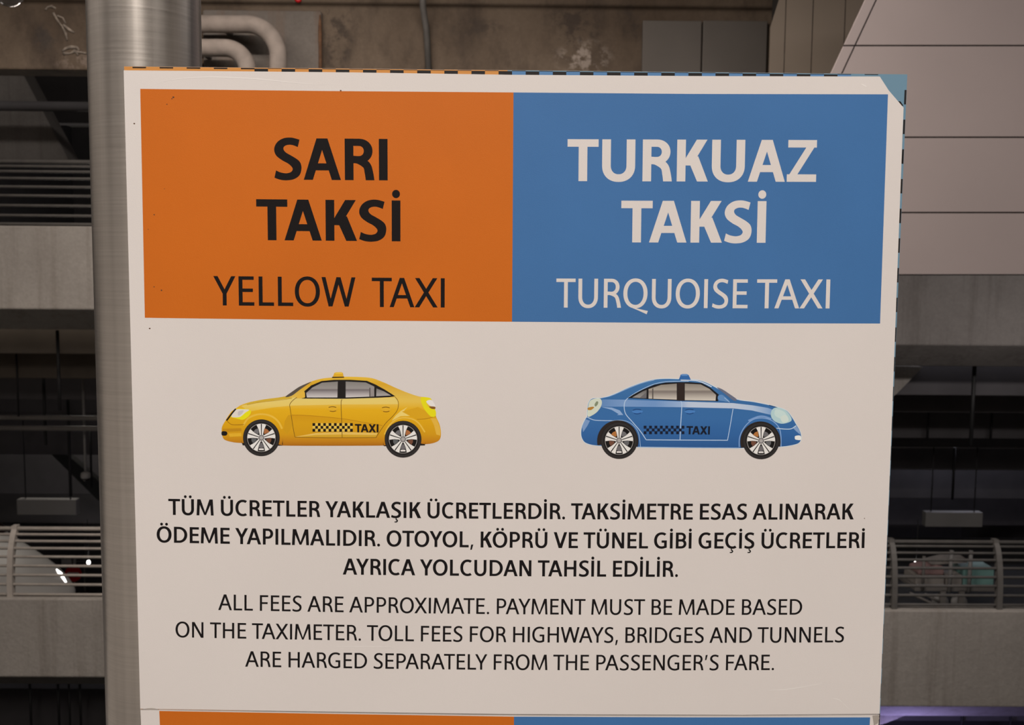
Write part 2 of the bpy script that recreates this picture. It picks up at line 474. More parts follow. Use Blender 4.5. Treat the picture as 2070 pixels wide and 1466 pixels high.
# core block
q = [cp(slx(-140) - 12, -140), cp(2500, -140), cp(2500, bot), cp(slx(bot) - 12, bot)]
core = MB()
f = [core.bm.verts.new(p) for p in q]; k = [core.bm.verts.new((p.x + (.4 if i_ in (0, 3) else 0), YB, p.z)) for i_, p in enumerate(q)]
core.bm.faces.new(f); core.bm.faces.new(k[::-1])
for i in range(4):
    j = (i + 1) % 4; core.bm.faces.new([f[j], f[i], k[i], k[j]])
clad = struct(core.build('clad_block', M['seam']))
fp = MB()
rows = [-140, 93, 278, 430, bot]
for r0, r1 in zip(rows, rows[1:]):
    g = 1.6
    slab(fp, clad_poly(r0 + g, r1 - g, 12), .012)
    slab(fp, [cp(slx(r0 + g) - 12, r0 + g), cp(slx(r0 + g) + 8.5, r0 + g), cp(slx(r1 - g) + 8.5, r1 - g), cp(slx(r1 - g) - 12, r1 - g)], .012)
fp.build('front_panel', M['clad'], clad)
# upright panelled wall behind the clad block
Y = 7.5
mb = MB()
xs = [at(px, 75, Y).x for px in (1557, 1588, 1643, 1708, 1800, 1900, 2010, 2130, 2300)]
zt_, zb_ = 4.6, at(1600, 545, Y).z
struct_wall = struct(MB().box((xs[0] + .14, Y + .012, zb_ + .005), (xs[-1], Y + .5, zt_)).build('panel_wall', M['seam']))
for k, (a, b_) in enumerate(zip(xs, xs[1:])):
    if k == 0:
        zc = at(1557, 55, Y).z
        mb.prism([(a, zb_), (b_ - .008, zb_), (b_ - .008, zt_), (b_ - .03, zt_), (at(1575, 0, Y).x, at(1575, 0, Y).z), (a, zc)], Y, Y + .015)
    else: mb.box((a, Y, zb_), (b_ - .008, Y + .015, zt_))
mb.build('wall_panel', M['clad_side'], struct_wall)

# ------------------------------------------------------------------ garage railings
def railing(ytops, px_posts, x0, x1, lean, mat, label, pref):
    """curved uprights and thin rails; ytops run from the top rail to the foot"""
    rt = empty('railing', at(pref, ytops[-1], YG + .065), label, 'railing')
    zf = at(pref, ytops[-1] + 5, YG + .065).z
    n = len(ytops)
    prof = []
    for i, y in enumerate(ytops):
        t = 1 - i / (n - 1)
        Y = YG + .065 + lean * t ** 2.2
        prof.append((Y, at(pref, y, Y).z))
    for i, (Y, z) in enumerate(prof):
        MB().tube([(x0, Y, z), (x1, Y, z)], .019 if i == 0 else .013, 10).build('rail', mat, rt)
    for px in px_posts:
        x = at(px, ytops[n // 2], YG + .065).x
        w = .024
        mb = MB()
        pf = [(prof[0][0] + .004, prof[0][1] + .03)] + prof + [(YG + .065, zf - .01)]
        yz = [(Y - .03, z) for Y, z in pf] + [(Y + .03, z) for Y, z in pf[::-1]]
        mb.prism_x(yz, x - w, x + w)
        mb.build('post', mat, rt)
    return rt
xl0, xl1 = at(-280, 800, YG).x, at(980, 800, YG).x
xr0, xr1 = at(1020, 800, YG).x, at(2300, 800, YG).x
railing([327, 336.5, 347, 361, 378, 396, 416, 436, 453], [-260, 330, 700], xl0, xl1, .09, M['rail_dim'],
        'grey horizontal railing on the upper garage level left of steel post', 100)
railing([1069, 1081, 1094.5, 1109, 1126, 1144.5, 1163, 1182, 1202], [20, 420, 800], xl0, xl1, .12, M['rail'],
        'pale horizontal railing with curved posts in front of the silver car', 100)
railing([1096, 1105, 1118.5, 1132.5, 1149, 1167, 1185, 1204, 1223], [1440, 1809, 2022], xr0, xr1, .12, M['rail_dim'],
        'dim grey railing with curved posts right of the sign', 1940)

# ------------------------------------------------------------------ things inside the garage
# left: hanging rods under the beams
def rod(px, y0, y1, Y, r, label, group, mat='rod', lean=0):
    a, b_ = at(px, y0, Y), at(px + lean, y1, Y)
    o = MB().tube([(a.x, Y, a.z + .02), (a.x, Y, b_.z)], r, 8).build('hanging_rod', M[mat])
    return tag(o, label, 'rod', group)
GL = 'black hanger rods in the left bay'
rod(116, 672, 830, 9.59, .017, 'thickest black hanger rod high in the left garage bay', GL)
rod(33, 718, 842, 10.4, .011, 'thin black hanger rod nearest the left picture edge', GL)
rod(88, 768, 900, 11.3, .018, 'black hanger rod crossing the two grey pipes, middle of the left bay', GL)
rod(137, 808, 1003, 12.3, .02, 'long black hanger rod above the right end of grey sign box', GL)
rod(182, 870, 985, 13.5, .016, 'black hanger rod right behind the dome camera by steel post', GL)
GL2 = 'black hanger rods under the lower left slab'
for px, lab in ((60, 'black hanger rod under the lower left slab, farthest from steel post'),
                (117, 'black hanger rod under the lower left slab, second from the left'),
                (139, 'thin black hanger rod of a close pair under the lower left slab'),
                (161, 'black hanger rod under the lower left slab, nearest steel post')):
    rod(px, 1380, 1500, 9.59, .011 if px == 139 else .013, lab, GL2)
GR = 'black hanger rods in the right bay'
rod(1970, 741, 900, 9.59, .02, 'thickest long black hanger rod in the right garage bay', GR)
rod(1877, 834, 890, 11.5, .015, 'short black hanger rod near the sign edge in the right bay', GR)
rod(2005, 838, 890, 11.5, .015, 'short black hanger rod right of the thick one in right bay', GR)
rod(1930, 908, 1010, 13.5, .018, 'black hanger rod above the grey box in the right bay', GR)
rod(1945, 1445, 1500, 10.35, .016, 'black hanger rod under the lower right slab', 'black hanger rods under the lower right slab')
rod(2044, 1445, 1500, 10.35, .014, 'black hanger rod under the lower right slab by right picture edge', 'black hanger rods under the lower right slab')

for y, Y, lab in ((845, 11.0, 'upper one of two grey pipes crossing the left garage bay'),
                  (866, 11.0, 'lower one of two grey pipes crossing the left garage bay')):
    a = at(100, y, Y)
    o = MB().tube([(at(-400, y, Y).x, Y, a.z), (at(900, y, Y).x, Y, a.z)], .028, 12).build('service_pipe', M['pipe'])
    tag(o, lab, 'pipe', 'grey pipes in the left bay')
o = MB().tube([(at(-300, 213, 10.2).x, 10.2, at(90, 215, 10.2).z), (at(700, 213, 10.2).x, 10.2, at(90, 215, 10.2).z)], .05, 12).build('service_pipe', M['dark'])
tag(o, 'dark pipe crossing the slanting wall in the upper left bay', 'pipe')
# slanting ramp wall in the upper left bay
mb = MB()
Y = 10.6
mb.prism([(at(-400, 60, Y).x, at(20, 60, Y).z), (at(0, 60, Y).x, at(20, 60, Y).z), (at(43, 143, Y).x, at(43, 143, Y).z),
          (at(139, 324, Y).x, at(139, 324, Y).z), (at(-400, 324, Y).x, at(20, 324, Y).z)], Y, Y + .3)
struct(mb.build('ramp_wall', M['conc_dim'], bevel=.01))
struct(MB().box((-9, 13, at(100, 140, 9.6).z), (10, 13.2, 4.6)).build('wall_upper', M['dark']))
# dark diagonal brace in the left bay
Y = 14.2
P = [(90, 905), (118, 905), (232, 1002), (232, 1032), (196, 1010)]
struct(MB().prism([(at(x, y, Y).x, at(x, y, Y).z) for x, y in P], Y, Y + .15).build('ramp_stringer', M['rubber']))
# pale triangular gusset in the right bay
Y = 9.75
P = [(1700, 738), (1866, 742), (1812, 797), (1700, 870)]
struct(MB().prism([(at(x, y, Y).x, at(x, y, Y).z) for x, y in P], Y, Y + .12).build('haunch', M['conc']))
Y = 9.3
P = [(1700, 1440), (1840, 1443), (1792, 1462), (1700, 1490)]
struct(MB().prism([(at(x, y, Y).x, at(x, y, Y).z) for x, y in P], Y, Y + .3).build('haunch', M['conc']))

# dome camera on a drop pole
Y = 11.2
p0, p1 = at(167, 772, Y), at(173, 957, Y)
dc = empty('dome_camera', (p1.x, Y, p0.z), 'small pale dome camera on a thin drop pole beside steel post', 'camera')
MB().tube([(p1.x, Y, p0.z + .03), (p1.x, Y, p1.z)], .014, 10).build('drop_pole', M['light_box'], dc)
MB().lathe([(.02, .02), (.05, .005), (.056, -.03), (.05, -.055)], (p1.x, Y, p1.z), seg=20).build('housing', M['light_box'], dc)
MB().lathe([(.042, 0), (.038, -.02), (.022, -.036), (.004, -.042)], (p1.x, Y, p1.z - .055), seg=20).build('lens_dome', M['glass_dark'], dc)

# blank grey hanging sign boxes
def sign_box(px0, px1, y0, y1, Y, label, ytop):
    a, b_ = at(px0, y0, Y), at(px1, y1, Y)
    r = empty('hanging_sign_box', ((a.x + b_.x) / 2, Y, b_.z), label, 'sign box', 'blank hanging sign boxes')
    MB().box((a.x, Y, a.z), (b_.x, Y + .12, b_.z)).build('box_body', M['light_box'], r, bevel=.008)
    zt = at(px0, ytop, Y).z
    for t in (.12, .88):
        x = a.x + (b_.x - a.x) * t
        MB().tube([(x, Y + .06, zt), (x, Y + .06, a.z)], .008, 8).build('hanger', M['rod'], r)
sign_box(33, 154, 1010, 1042, 12.6, 'blank grey box hanging in the garage left of steel post', 812)
sign_box(1872, 1986, 1036, 1066, 12.6, 'blank grey box hanging in the garage right of the sign', 890)

# silver car on the down ramp, nose to the right
def build_car():
    root = empty('car', (0, 0, 0), 'silver car behind the pale railing, nose pointing right', 'car')
    L = [ # x along the car, half width low, half width top, z sill, z belt, z top
        (-2.1, .70, .55, .35, .85, .86), (-1.9, .82, .62, .25, .93, .98), (-1.2, .86, .60, .2, .95, 1.36), (-.5, .87, .60, .2, .95, 1.46),
        (.2, .87, .60, .2, .95, 1.42), (.95, .87, .72, .2, .93, .97), (1.5, .85, .68, .22, .84, .88), (1.85, .80, .60, .25, .72, .76), (2.08, .66, .5, .32, .60, .62)]
    bm = bmesh.new()
    rings = []
    for x, wl, wt, zs, zb_, zt in L:
        ring = [(x, -wl * .92, zs), (x, -wl, (zs + zb_) / 2), (x, -wl * .97, zb_), (x, -wt, zt), (x, 0, zt + .02),
                (x, wt, zt), (x, wl * .97, zb_), (x, wl, (zs + zb_) / 2), (x, wl * .92, zs)]
        rings.append([bm.verts.new(p) for p in ring])
    for a, c in zip(rings, rings[1:]):
        for k in range(8):
            f = bm.faces.new([a[k], a[k + 1], c[k + 1], c[k]]); f.smooth = True
        bm.faces.new([a[8], a[0], c[0], c[8]])
    bm.faces.new(rings[0]); bm.faces.new(rings[-1][::-1])
    bmesh.ops.recalc_face_normals(bm, faces=bm.faces)
    me = bpy.data.meshes.new('body'); bm.to_mesh(me); bm.free()
    body = link('body', me, M['silver'], root)
    md = body.modifiers.new('sub', 'SUBSURF'); md.levels = md.render_levels = 2
    # windscreen and side glass as slightly raised panes
    mb = MB()
    mb.face([(.30, -.55, 1.40), (.93, -.70, .985), (.93, .70, .985), (.30, .55, 1.40)])
    for v in mb.bm.verts: v.co += Vector((.025, 0, .03))
    bmesh.ops.solidify(mb.bm, geom=mb.bm.faces[:], thickness=.012)
    mb.build('windscreen', M['glass_dark'], root)
    for s in (-1, 1):
        mb = MB()
        mb.face([(-1.05, s * .855, .97), (.80, s * .855, .965), (.12, s * .64, 1.37), (-.9, s * .64, 1.36)])
        for v in mb.bm.verts: v.co += Vector((0, s * .012, .005))
        bmesh.ops.solidify(mb.bm, geom=mb.bm.faces[:], thickness=.01)
        mb.build('side_window', M['glass_dark'], root)
        for x in (-1.3, 1.52):
            w = MB().lathe([(.0, -.1), (.30, -.1), (.31, -.06), (.31, .1), (.22, .11), (.20, .09), (.0, .09)][1:-1], (x, s * .80, .31), axis='y', seg=24).build('wheel', M['rubber'], root)
            MB().lathe([(.19, 0), (.19, .02), (.05, .03)], (x, s * .80 + (.10 if s > 0 else -.13), .31), axis='y', seg=20).build('rim', M['chrome'], w)
        hl = MB()
        hl.tube([(1.62, s * .66, .79), (1.74, s * .62, .765), (1.86, s * .57, .715)], .05, 10, radii=[.02, .034, .024])
        hl.build('headlight', M['white_glow'], root)  # glow stands in for a highlight reflected on the headlight
        MB().tube([(-.2, s * .885, .84), (-.02, s * .885, .84)], .014, 8).build('door_handle', M['chrome'], root)
        if s > 0: continue
        mi = MB().lathe([(.03, -.09), (.075, -.06), (.08, .0), (.06, .06), (.02, .08)], (.80, s * .93, .92), axis='y', seg=14)
        mi.build('wing_mirror', M['silver'], root)
    for s in (-1, 1):
        MB().prism([(1.33, .2), (1.43, .50), (1.61, .50), (1.74, .2)], s * .86 - .02, s * .86 + .02).build('wheel_arch', M['rubber'], root)
    MB().box((2.02, -.4, .38), (2.1, .4, .5)).build('grille', M['rubber'], root)
    return root
car = build_car()
nose = at(150, 1213, 11.2)
car.rotation_euler = (0, math.radians(17), math.radians(-9))
ctr = Vector((2.06, .5, .60))
ctr.rotate(car.rotation_euler)
car.location = nose - ctr
struct(MB().prism([(-9, -3.65), (-9, -2.1), (1, -3.4), (1, -3.65)], 10.3, 12.4).build('ramp', M['dark']))

# no-entry road sign and white plate farther back
Y = 19.5
c = at(148, 1160, Y)
ns = empty('road_sign', (c.x, Y, -5.2), 'round red no entry sign behind the railing beside silver car', 'road sign')
rr = 17 / 2000 * Y
MB().lathe([(rr, 0), (rr, .015)], (c.x, Y, c.z), axis='y', seg=36).build('disc', M['red'], ns)
MB().box((c.x - rr * .68, Y - .006, c.z - rr * .17), (c.x + rr * .68, Y, c.z + rr * .17)).build('white_bar', M['white_paint'], ns)
MB().tube([(c.x, Y + .04, -5.2), (c.x, Y + .04, c.z + rr)], .025, 10).build('sign_post', M['pipe'], ns)
Y = 19.8
a, b_ = at(124, 1131, Y), at(172, 1141, Y)
wp = empty('notice_plate', ((a.x + b_.x) / 2, Y, -5.2), 'small white plate on posts just above the red round sign', 'plate')
MB().box((a.x, Y, a.z), (a.x + (b_.x - a.x) * .42, Y + .02, b_.z)).build('plate_face', M['white_paint'], wp)
MB().box((a.x + (b_.x - a.x) * .5, Y, a.z), (a.x + (b_.x - a.x) * .6, Y + .02, b_.z)).build('plate_face', M['white_paint'], wp)
MB().box((a.x, Y + .02, (a.z + b_.z) / 2 - .01), (b_.x, Y + .05, (a.z + b_.z) / 2 + .01)).build('crossbar', M['pipe'], wp)
for x in (a.x + .05, b_.x - .05):
    MB().tube([(x, Y + .07, -5.2), (x, Y + .07, a.z)], .02, 8).build('plate_post', M['pipe'], wp)
struct(MB().box((-9, 14.6, -5.4), (1, 21, -5.2)).build('garage_deck', M['dark']))

# far lamp, and a glowing bulb standing in for a bright reflection
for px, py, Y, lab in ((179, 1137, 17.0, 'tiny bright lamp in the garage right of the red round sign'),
                       (1852, 1141, 11.7, 'tiny glowing bulb standing in for a reflection left of the tilted board on the cart')):
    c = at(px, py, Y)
    r = empty('bright_spot', (c.x, Y, c.z), lab, 'lamp')
    MB().lathe([(.004, -.035), (.022, -.03), (.03, 0), (.022, .03), (.004, .035)], c, seg=14).build('bulb', M['white_glow'], r)
    point('bright_spot_light', (c.x, Y, c.z), 8 if Y > 15 else .25, (1, .95, .9), .04)
    MB().tube([(c.x, Y, c.z + .03), (c.x, Y, at(px, 1050, Y).z)], .006, 6).build('spot_wire', M['rod'], r)

# loaded hand cart behind the right railing
Y = 10.8
ZF = at(1930, 1232, Y).z - .03
struct(MB().box((1.5, 9.65, ZF - .25), (10, 14, ZF)).build('garage_deck', M['deck_dark']))
ca_ = empty('hand_cart', (at(1930, 1200, Y).x, Y, ZF), 'dim grey hand cart with two uprights behind the right railing', 'cart')
X = lambda px, y=1180: at(px, y, Y).x
Z = lambda y, px=1930: at(px, y, Y).z
MB().box((X(1850), Y, Z(1188)), (X(2018), Y + .5, Z(1196))).build('deck', M['pipe'], ca_, bevel=.005)
for px in (1918, 1957):
    MB().tube([(X(px), Y - .02, Z(1196)), (X(px + 1), Y - .02, Z(1112))], .022, 10).build('upright', M['light_box'], ca_)
MB().tube([(X(1864), Y - .02, Z(1192)), (X(1864), Y - .02, Z(1124))], .018, 10).build('upright', M['pipe'], ca_)
MB().tube([(X(1918), Y - .02, Z(1118)), (X(1957), Y - .02, Z(1118))], .016, 10).build('crossbar', M['pipe'], ca_)
for px in (1908, 1946):
    r = Z(1206) - ZF
    w = MB().lathe([(.03, -.03), (r * .5, -.03), (r * .5, .03), (.03, .03)], (X(px), Y + .08, ZF + r * .5), axis='y', seg=18).build('wheel', M['light_box'], ca_)
    MB().box((X(px) - .03, Y + .0, ZF + r * .45), (X(px) + .03, Y + .035, Z(1194))).build('wheel_fork', M['pipe'], ca_)
MB().tube([(X(1838), Y - .03, Z(1198)), (X(1882), Y - .03, Z(1218)), (X(1900), Y - .03, Z(1222))], .016, 8).build('tow_bar', M['pipe'], ca_)
MB().tube([(X(1866), Y - .06, Z(1198)), (X(1896), Y - .06, Z(1214))], .016, 8).build('tow_bar', M['pipe'], ca_)
o = MB().box((X(1856), Y + .06, Z(1168)), (X(1914), Y + .4, Z(1188))).build('crate', M['crate'], bevel=.01)
tag(o, 'grey crate on the cart under the pink bundle', 'crate')
o = MB().box((X(1917), Y + .06, Z(1166)), (X(1950), Y + .4, Z(1188))).build('crate', M['crate'], bevel=.01)
tag(o, 'small dark grey crate between the two cart uprights', 'crate')
mb = MB()
prof = [(1862, 1168), (1862, 1158), (1880, 1152), (1900, 1148), (1915, 1151), (1915, 1168)]
mb.prism([(X(x), Z(y)) for x, y in prof], Y + .08, Y + .36)
o = mb.build('bundle', M['pink'], bevel=.02)
tag(o, 'dusky pink bundle lying on the grey crate of the cart', 'bundle')
o = MB().box((X(1952), Y + .06, Z(1152)), (X(2014), Y + .36, Z(1188))).build('box', M['teal'], bevel=.008)
tag(o, 'turquoise box at the right end of the cart', 'box')
mb = MB()
mb.prism([(X(1890), Z(1147)), (X(1925), Z(1138)), (X(1962), Z(1136)), (X(1962), Z(1143)), (X(1925), Z(1145)), (X(1900), Z(1147))], Y + .1, Y + .34)
o = mb.build('board', M['crate'])
tag(o, 'pale grey tilted board laid on top of the pink bundle', 'board')

# clear glass lamp hanging at the upper left
Y = 5.2
c = at(19, -14, Y)
gl = empty('pendant_lamp', (c.x, Y, c.z), 'clear glass pendant lamp at the top left picture corner', 'lamp')
R_ = 26 / 2000 * Y
MB().lathe([(R_ * .15, -R_), (R_ * .55, -R_ * .9), (R_ * .9, -R_ * .5), (R_ * 1.02, 0), (R_ * .95, R_ * .5), (R_ * .5, R_)], c, seg=28).build('glass_globe', M['glass'], gl)
MB().lathe([(R_ * .5, 0), (R_ * .52, .01), (R_ * .3, .05), (.012, .06)], (c.x, Y, c.z + R_), seg=24).build('cap', M['chrome'], gl)
MB().lathe([(.004, -.035), (.016, -.025), (.02, 0), (.012, .03), (.008, .06)], (c.x, Y, c.z + .012), seg=16).build('bulb', M['chrome'], gl)
MB().tube([(c.x, Y, c.z + R_ + .05), (c.x, Y, 4.6)], .006, 8).build('cord', M['rod'], gl)

# ------------------------------------------------------------------ steel post
XP = at(293, 70, 1.262).x
RP = .0672
post = MB()
post.lathe([(RP, 0), (RP, 4.6)], (XP, 1.262, 0), seg=96)
post = post.build('steel_post', M['steel'])
bpy.context.view_layer.update()
tag(post, 'round brushed steel post standing behind the left edge of the sign', 'post')

# ------------------------------------------------------------------ printing on the sign
def plane(px, py): 
    p = at(px, py, YS); return (p.x, p.z)

class Ink:
    """flat printed shapes on the sign plane, one mesh, optional colour per corner"""
    def __init__(s, y): s.v, s.f, s.c, s.y, s.n = [], [], [], y, 0
    def tris(s, pts, tris, cols=None):
        b = len(s.v)
        s.v += [(x, s.y, z) for x, z in pts]
        s.f += [tuple(b + i for i in t) for t in tris]
        if cols: s.c += cols
    def build(s, name, mat, parent):
        me = bpy.data.meshes.new(name)
        me.from_pydata(s.v, [], s.f)
        if s.c:
            a = me.color_attributes.new('ink', 'FLOAT_COLOR', 'POINT')
            for i, c_ in enumerate(s.c): a.data[i].color = tuple(c_) + (1,)
        bm = bmesh.new(); bm.from_mesh(me)
        for f in bm.faces:
            f.normal_update()
            if f.normal.y > 0: f.normal_flip()
        bm.to_mesh(me); bm.free()
        return link(name, me, mat, parent)

def ccw(p):
    a = sum(p[i - 1][0] * p[i][1] - p[i][0] * p[i - 1][1] for i in range(len(p)))
    return list(p) if a > 0 else list(p)[::-1]

def union(polys):
    """triangles that cover a set of overlapping outlines"""
    vs, fs = [], []
    for p in polys:
        p = ccw(p)
        ar = sum(p[i - 1][0] * p[i][1] - p[i][0] * p[i - 1][1] for i in range(len(p)))
        ex = max(max(q[k] for q in p) - min(q[k] for q in p) for k in (0, 1))
        if ar < 1e-5 * ex * ex: continue                       # squashed flat
        fs.append(list(range(len(vs), len(vs) + len(p)))); vs += [Vector(q) for q in p]
    ov, oe, of, _, _, orf = delaunay_2d_cdt(vs, [], fs, 0, 1e-5)
    return [tuple(v) for v in ov], [tuple(f) for f, o_ in zip(of, orf) if o_]

# ---- a humanist capital alphabet, 1000 units to the em, capitals 674 high
WID = {'R': dict(A=612, B=542, C=580, D=666, E=492, F=487, G=646, H=652, I=239, K=542, L=472, M=804, N=658, O=689, P=532, Q=689, R=538, S=493, T=497, U=647, V=558, W=846, X=571, Y=541, Z=553, sp=212),
       'S': dict(A=638, B=576, C=585, D=690, E=515, F=508, G=666, H=682, I=258, K=583, L=493, M=830, N=675, O=717, P=558, Q=717, R=569, S=522, T=526, U=675, V=592, W=890, X=595, Y=563, Z=565, sp=207),
       'B': dict(A=656, B=604, C=595, D=710, E=528, F=523, G=686, H=710, I=274, K=614, L=511, M=846, N=690, O=739, P=579, Q=739, R=601, S=544, T=550, U=707, V=620, W=922, X=614, Y=589, Z=580, sp=202)}
WT = {'R': (96, 80, 76), 'S': (124, 99, 72), 'B': (152, 121, 66)}     # stem, bar, side bearing
CAP = 674
KERN = {}
for k, v in (('TA', -62), ('AT', -45), ('AY', -50), ('YA', -62), ('LT', -70), ('LY', -65), ('PA', -62), ('FA', -52), ('AV', -40), ('YO', -25), ('OY', -20),
             ('RT', -10), ('RY', -12), ('KO', -18), ('TO', -18), ('LO', -16), ('AC', -14), ('AG', -14), ('AO', -12), ('YS', -18), ('WA', -30), ('HW', 0), ('DA', -10), ('TU', -4),
             ('OX', -15), ('AW', -30), ('UA', -8)):
    KERN[k] = v

def rect(x0, y0, x1, y1): return [(x0, y0), (x1, y0), (x1, y1), (x0, y1)]
def diag(x0, y0, x1, y1, t0, t1=None):
    t1 = t0 if t1 is None else t1
    return [(x0, y0), (x0 + t0, y0), (x1 + t1, y1), (x1, y1)]
def arcring(cx, cy, rx, ry, V, H, a0, a1, n=28, e=2.25):
    """band between an outer and an inner rounded oval, as quads"""
    def pt(rx_, ry_, a):
        c_, s_ = math.cos(a), math.sin(a)
        return (cx + rx_ * math.copysign(abs(c_) ** (2 / e), c_), cy + ry_ * math.copysign(abs(s_) ** (2 / e), s_))
    A = [math.radians(a0 + (a1 - a0) * k / n) for k in range(n + 1)]
    o_ = [pt(rx, ry, a) for a in A]; i_ = [pt(rx - V, ry - H, a) for a in A]
    return [[o_[k], o_[k + 1], i_[k + 1], i_[k]] for k in range(n)]
def bowl(x0, y0, y1, xr, V, H, straight=.42, e=2.1):
    xc = x0 + (xr - x0) * straight
    q = arcring(xc, (y0 + y1) / 2, xr - xc, (y1 - y0) / 2, V, H, -90, 90, 22, e)
    return [rect(x0, y0, xc + 1, y0 + H), rect(x0, y1 - H, xc + 1, y1)] + q
def spline(P, n=10):
    out = []
    for i in range(len(P) - 1):
        p0, p1, p2, p3 = P[max(i - 1, 0)], P[i], P[i + 1], P[min(i + 2, len(P) - 1)]
        for k in range(n):
            t = k / n
            out.append(tuple(.5 * (2 * p1[j] + (p2[j] - p0[j]) * t + (2 * p0[j] - 5 * p1[j] + 4 * p2[j] - p3[j]) * t * t
                                   + (3 * p1[j] - p0[j] - 3 * p2[j] + p3[j]) * t ** 3) for j in range(len(p1))))
    out.append(tuple(P[-1])); return out
def ribbon(P, w):
    """band of width w(i) or constant along a polyline, as quads"""
    L_, R__ = [], []
    n = len(P)
    for i in range(n):
        a, b__ = P[max(i - 1, 0)], P[min(i + 1, n - 1)]
        dx, dy = b__[0] - a[0], b__[1] - a[1]; l = math.hypot(dx, dy) or 1
        ww = (P[i][2] if len(P[i]) > 2 else w) / 2
        L_.append((P[i][0] - dy / l * ww, P[i][1] + dx / l * ww)); R__.append((P[i][0] + dy / l * ww, P[i][1] - dx / l * ww))
    out = []
    for i in range(n - 1):
        q = [L_[i], L_[i + 1], R__[i + 1], R__[i]]
        for t in ((0, 1, 2), (0, 2, 3), (0, 1, 3), (1, 2, 3)):      # four triangles stay sound where a tight inner curve folds
            a, b__, c_ = (q[k] for k in t)
            if abs((b__[0] - a[0]) * (c_[1] - a[1]) - (b__[1] - a[1]) * (c_[0] - a[0])) > 1e-9: out.append([a, b__, c_])
    return out
def dot(cx, cy, r, n=20): return [(cx + r * math.cos(2 * math.pi * k / n), cy + r * math.sin(2 * math.pi * k / n)) for k in range(n)]

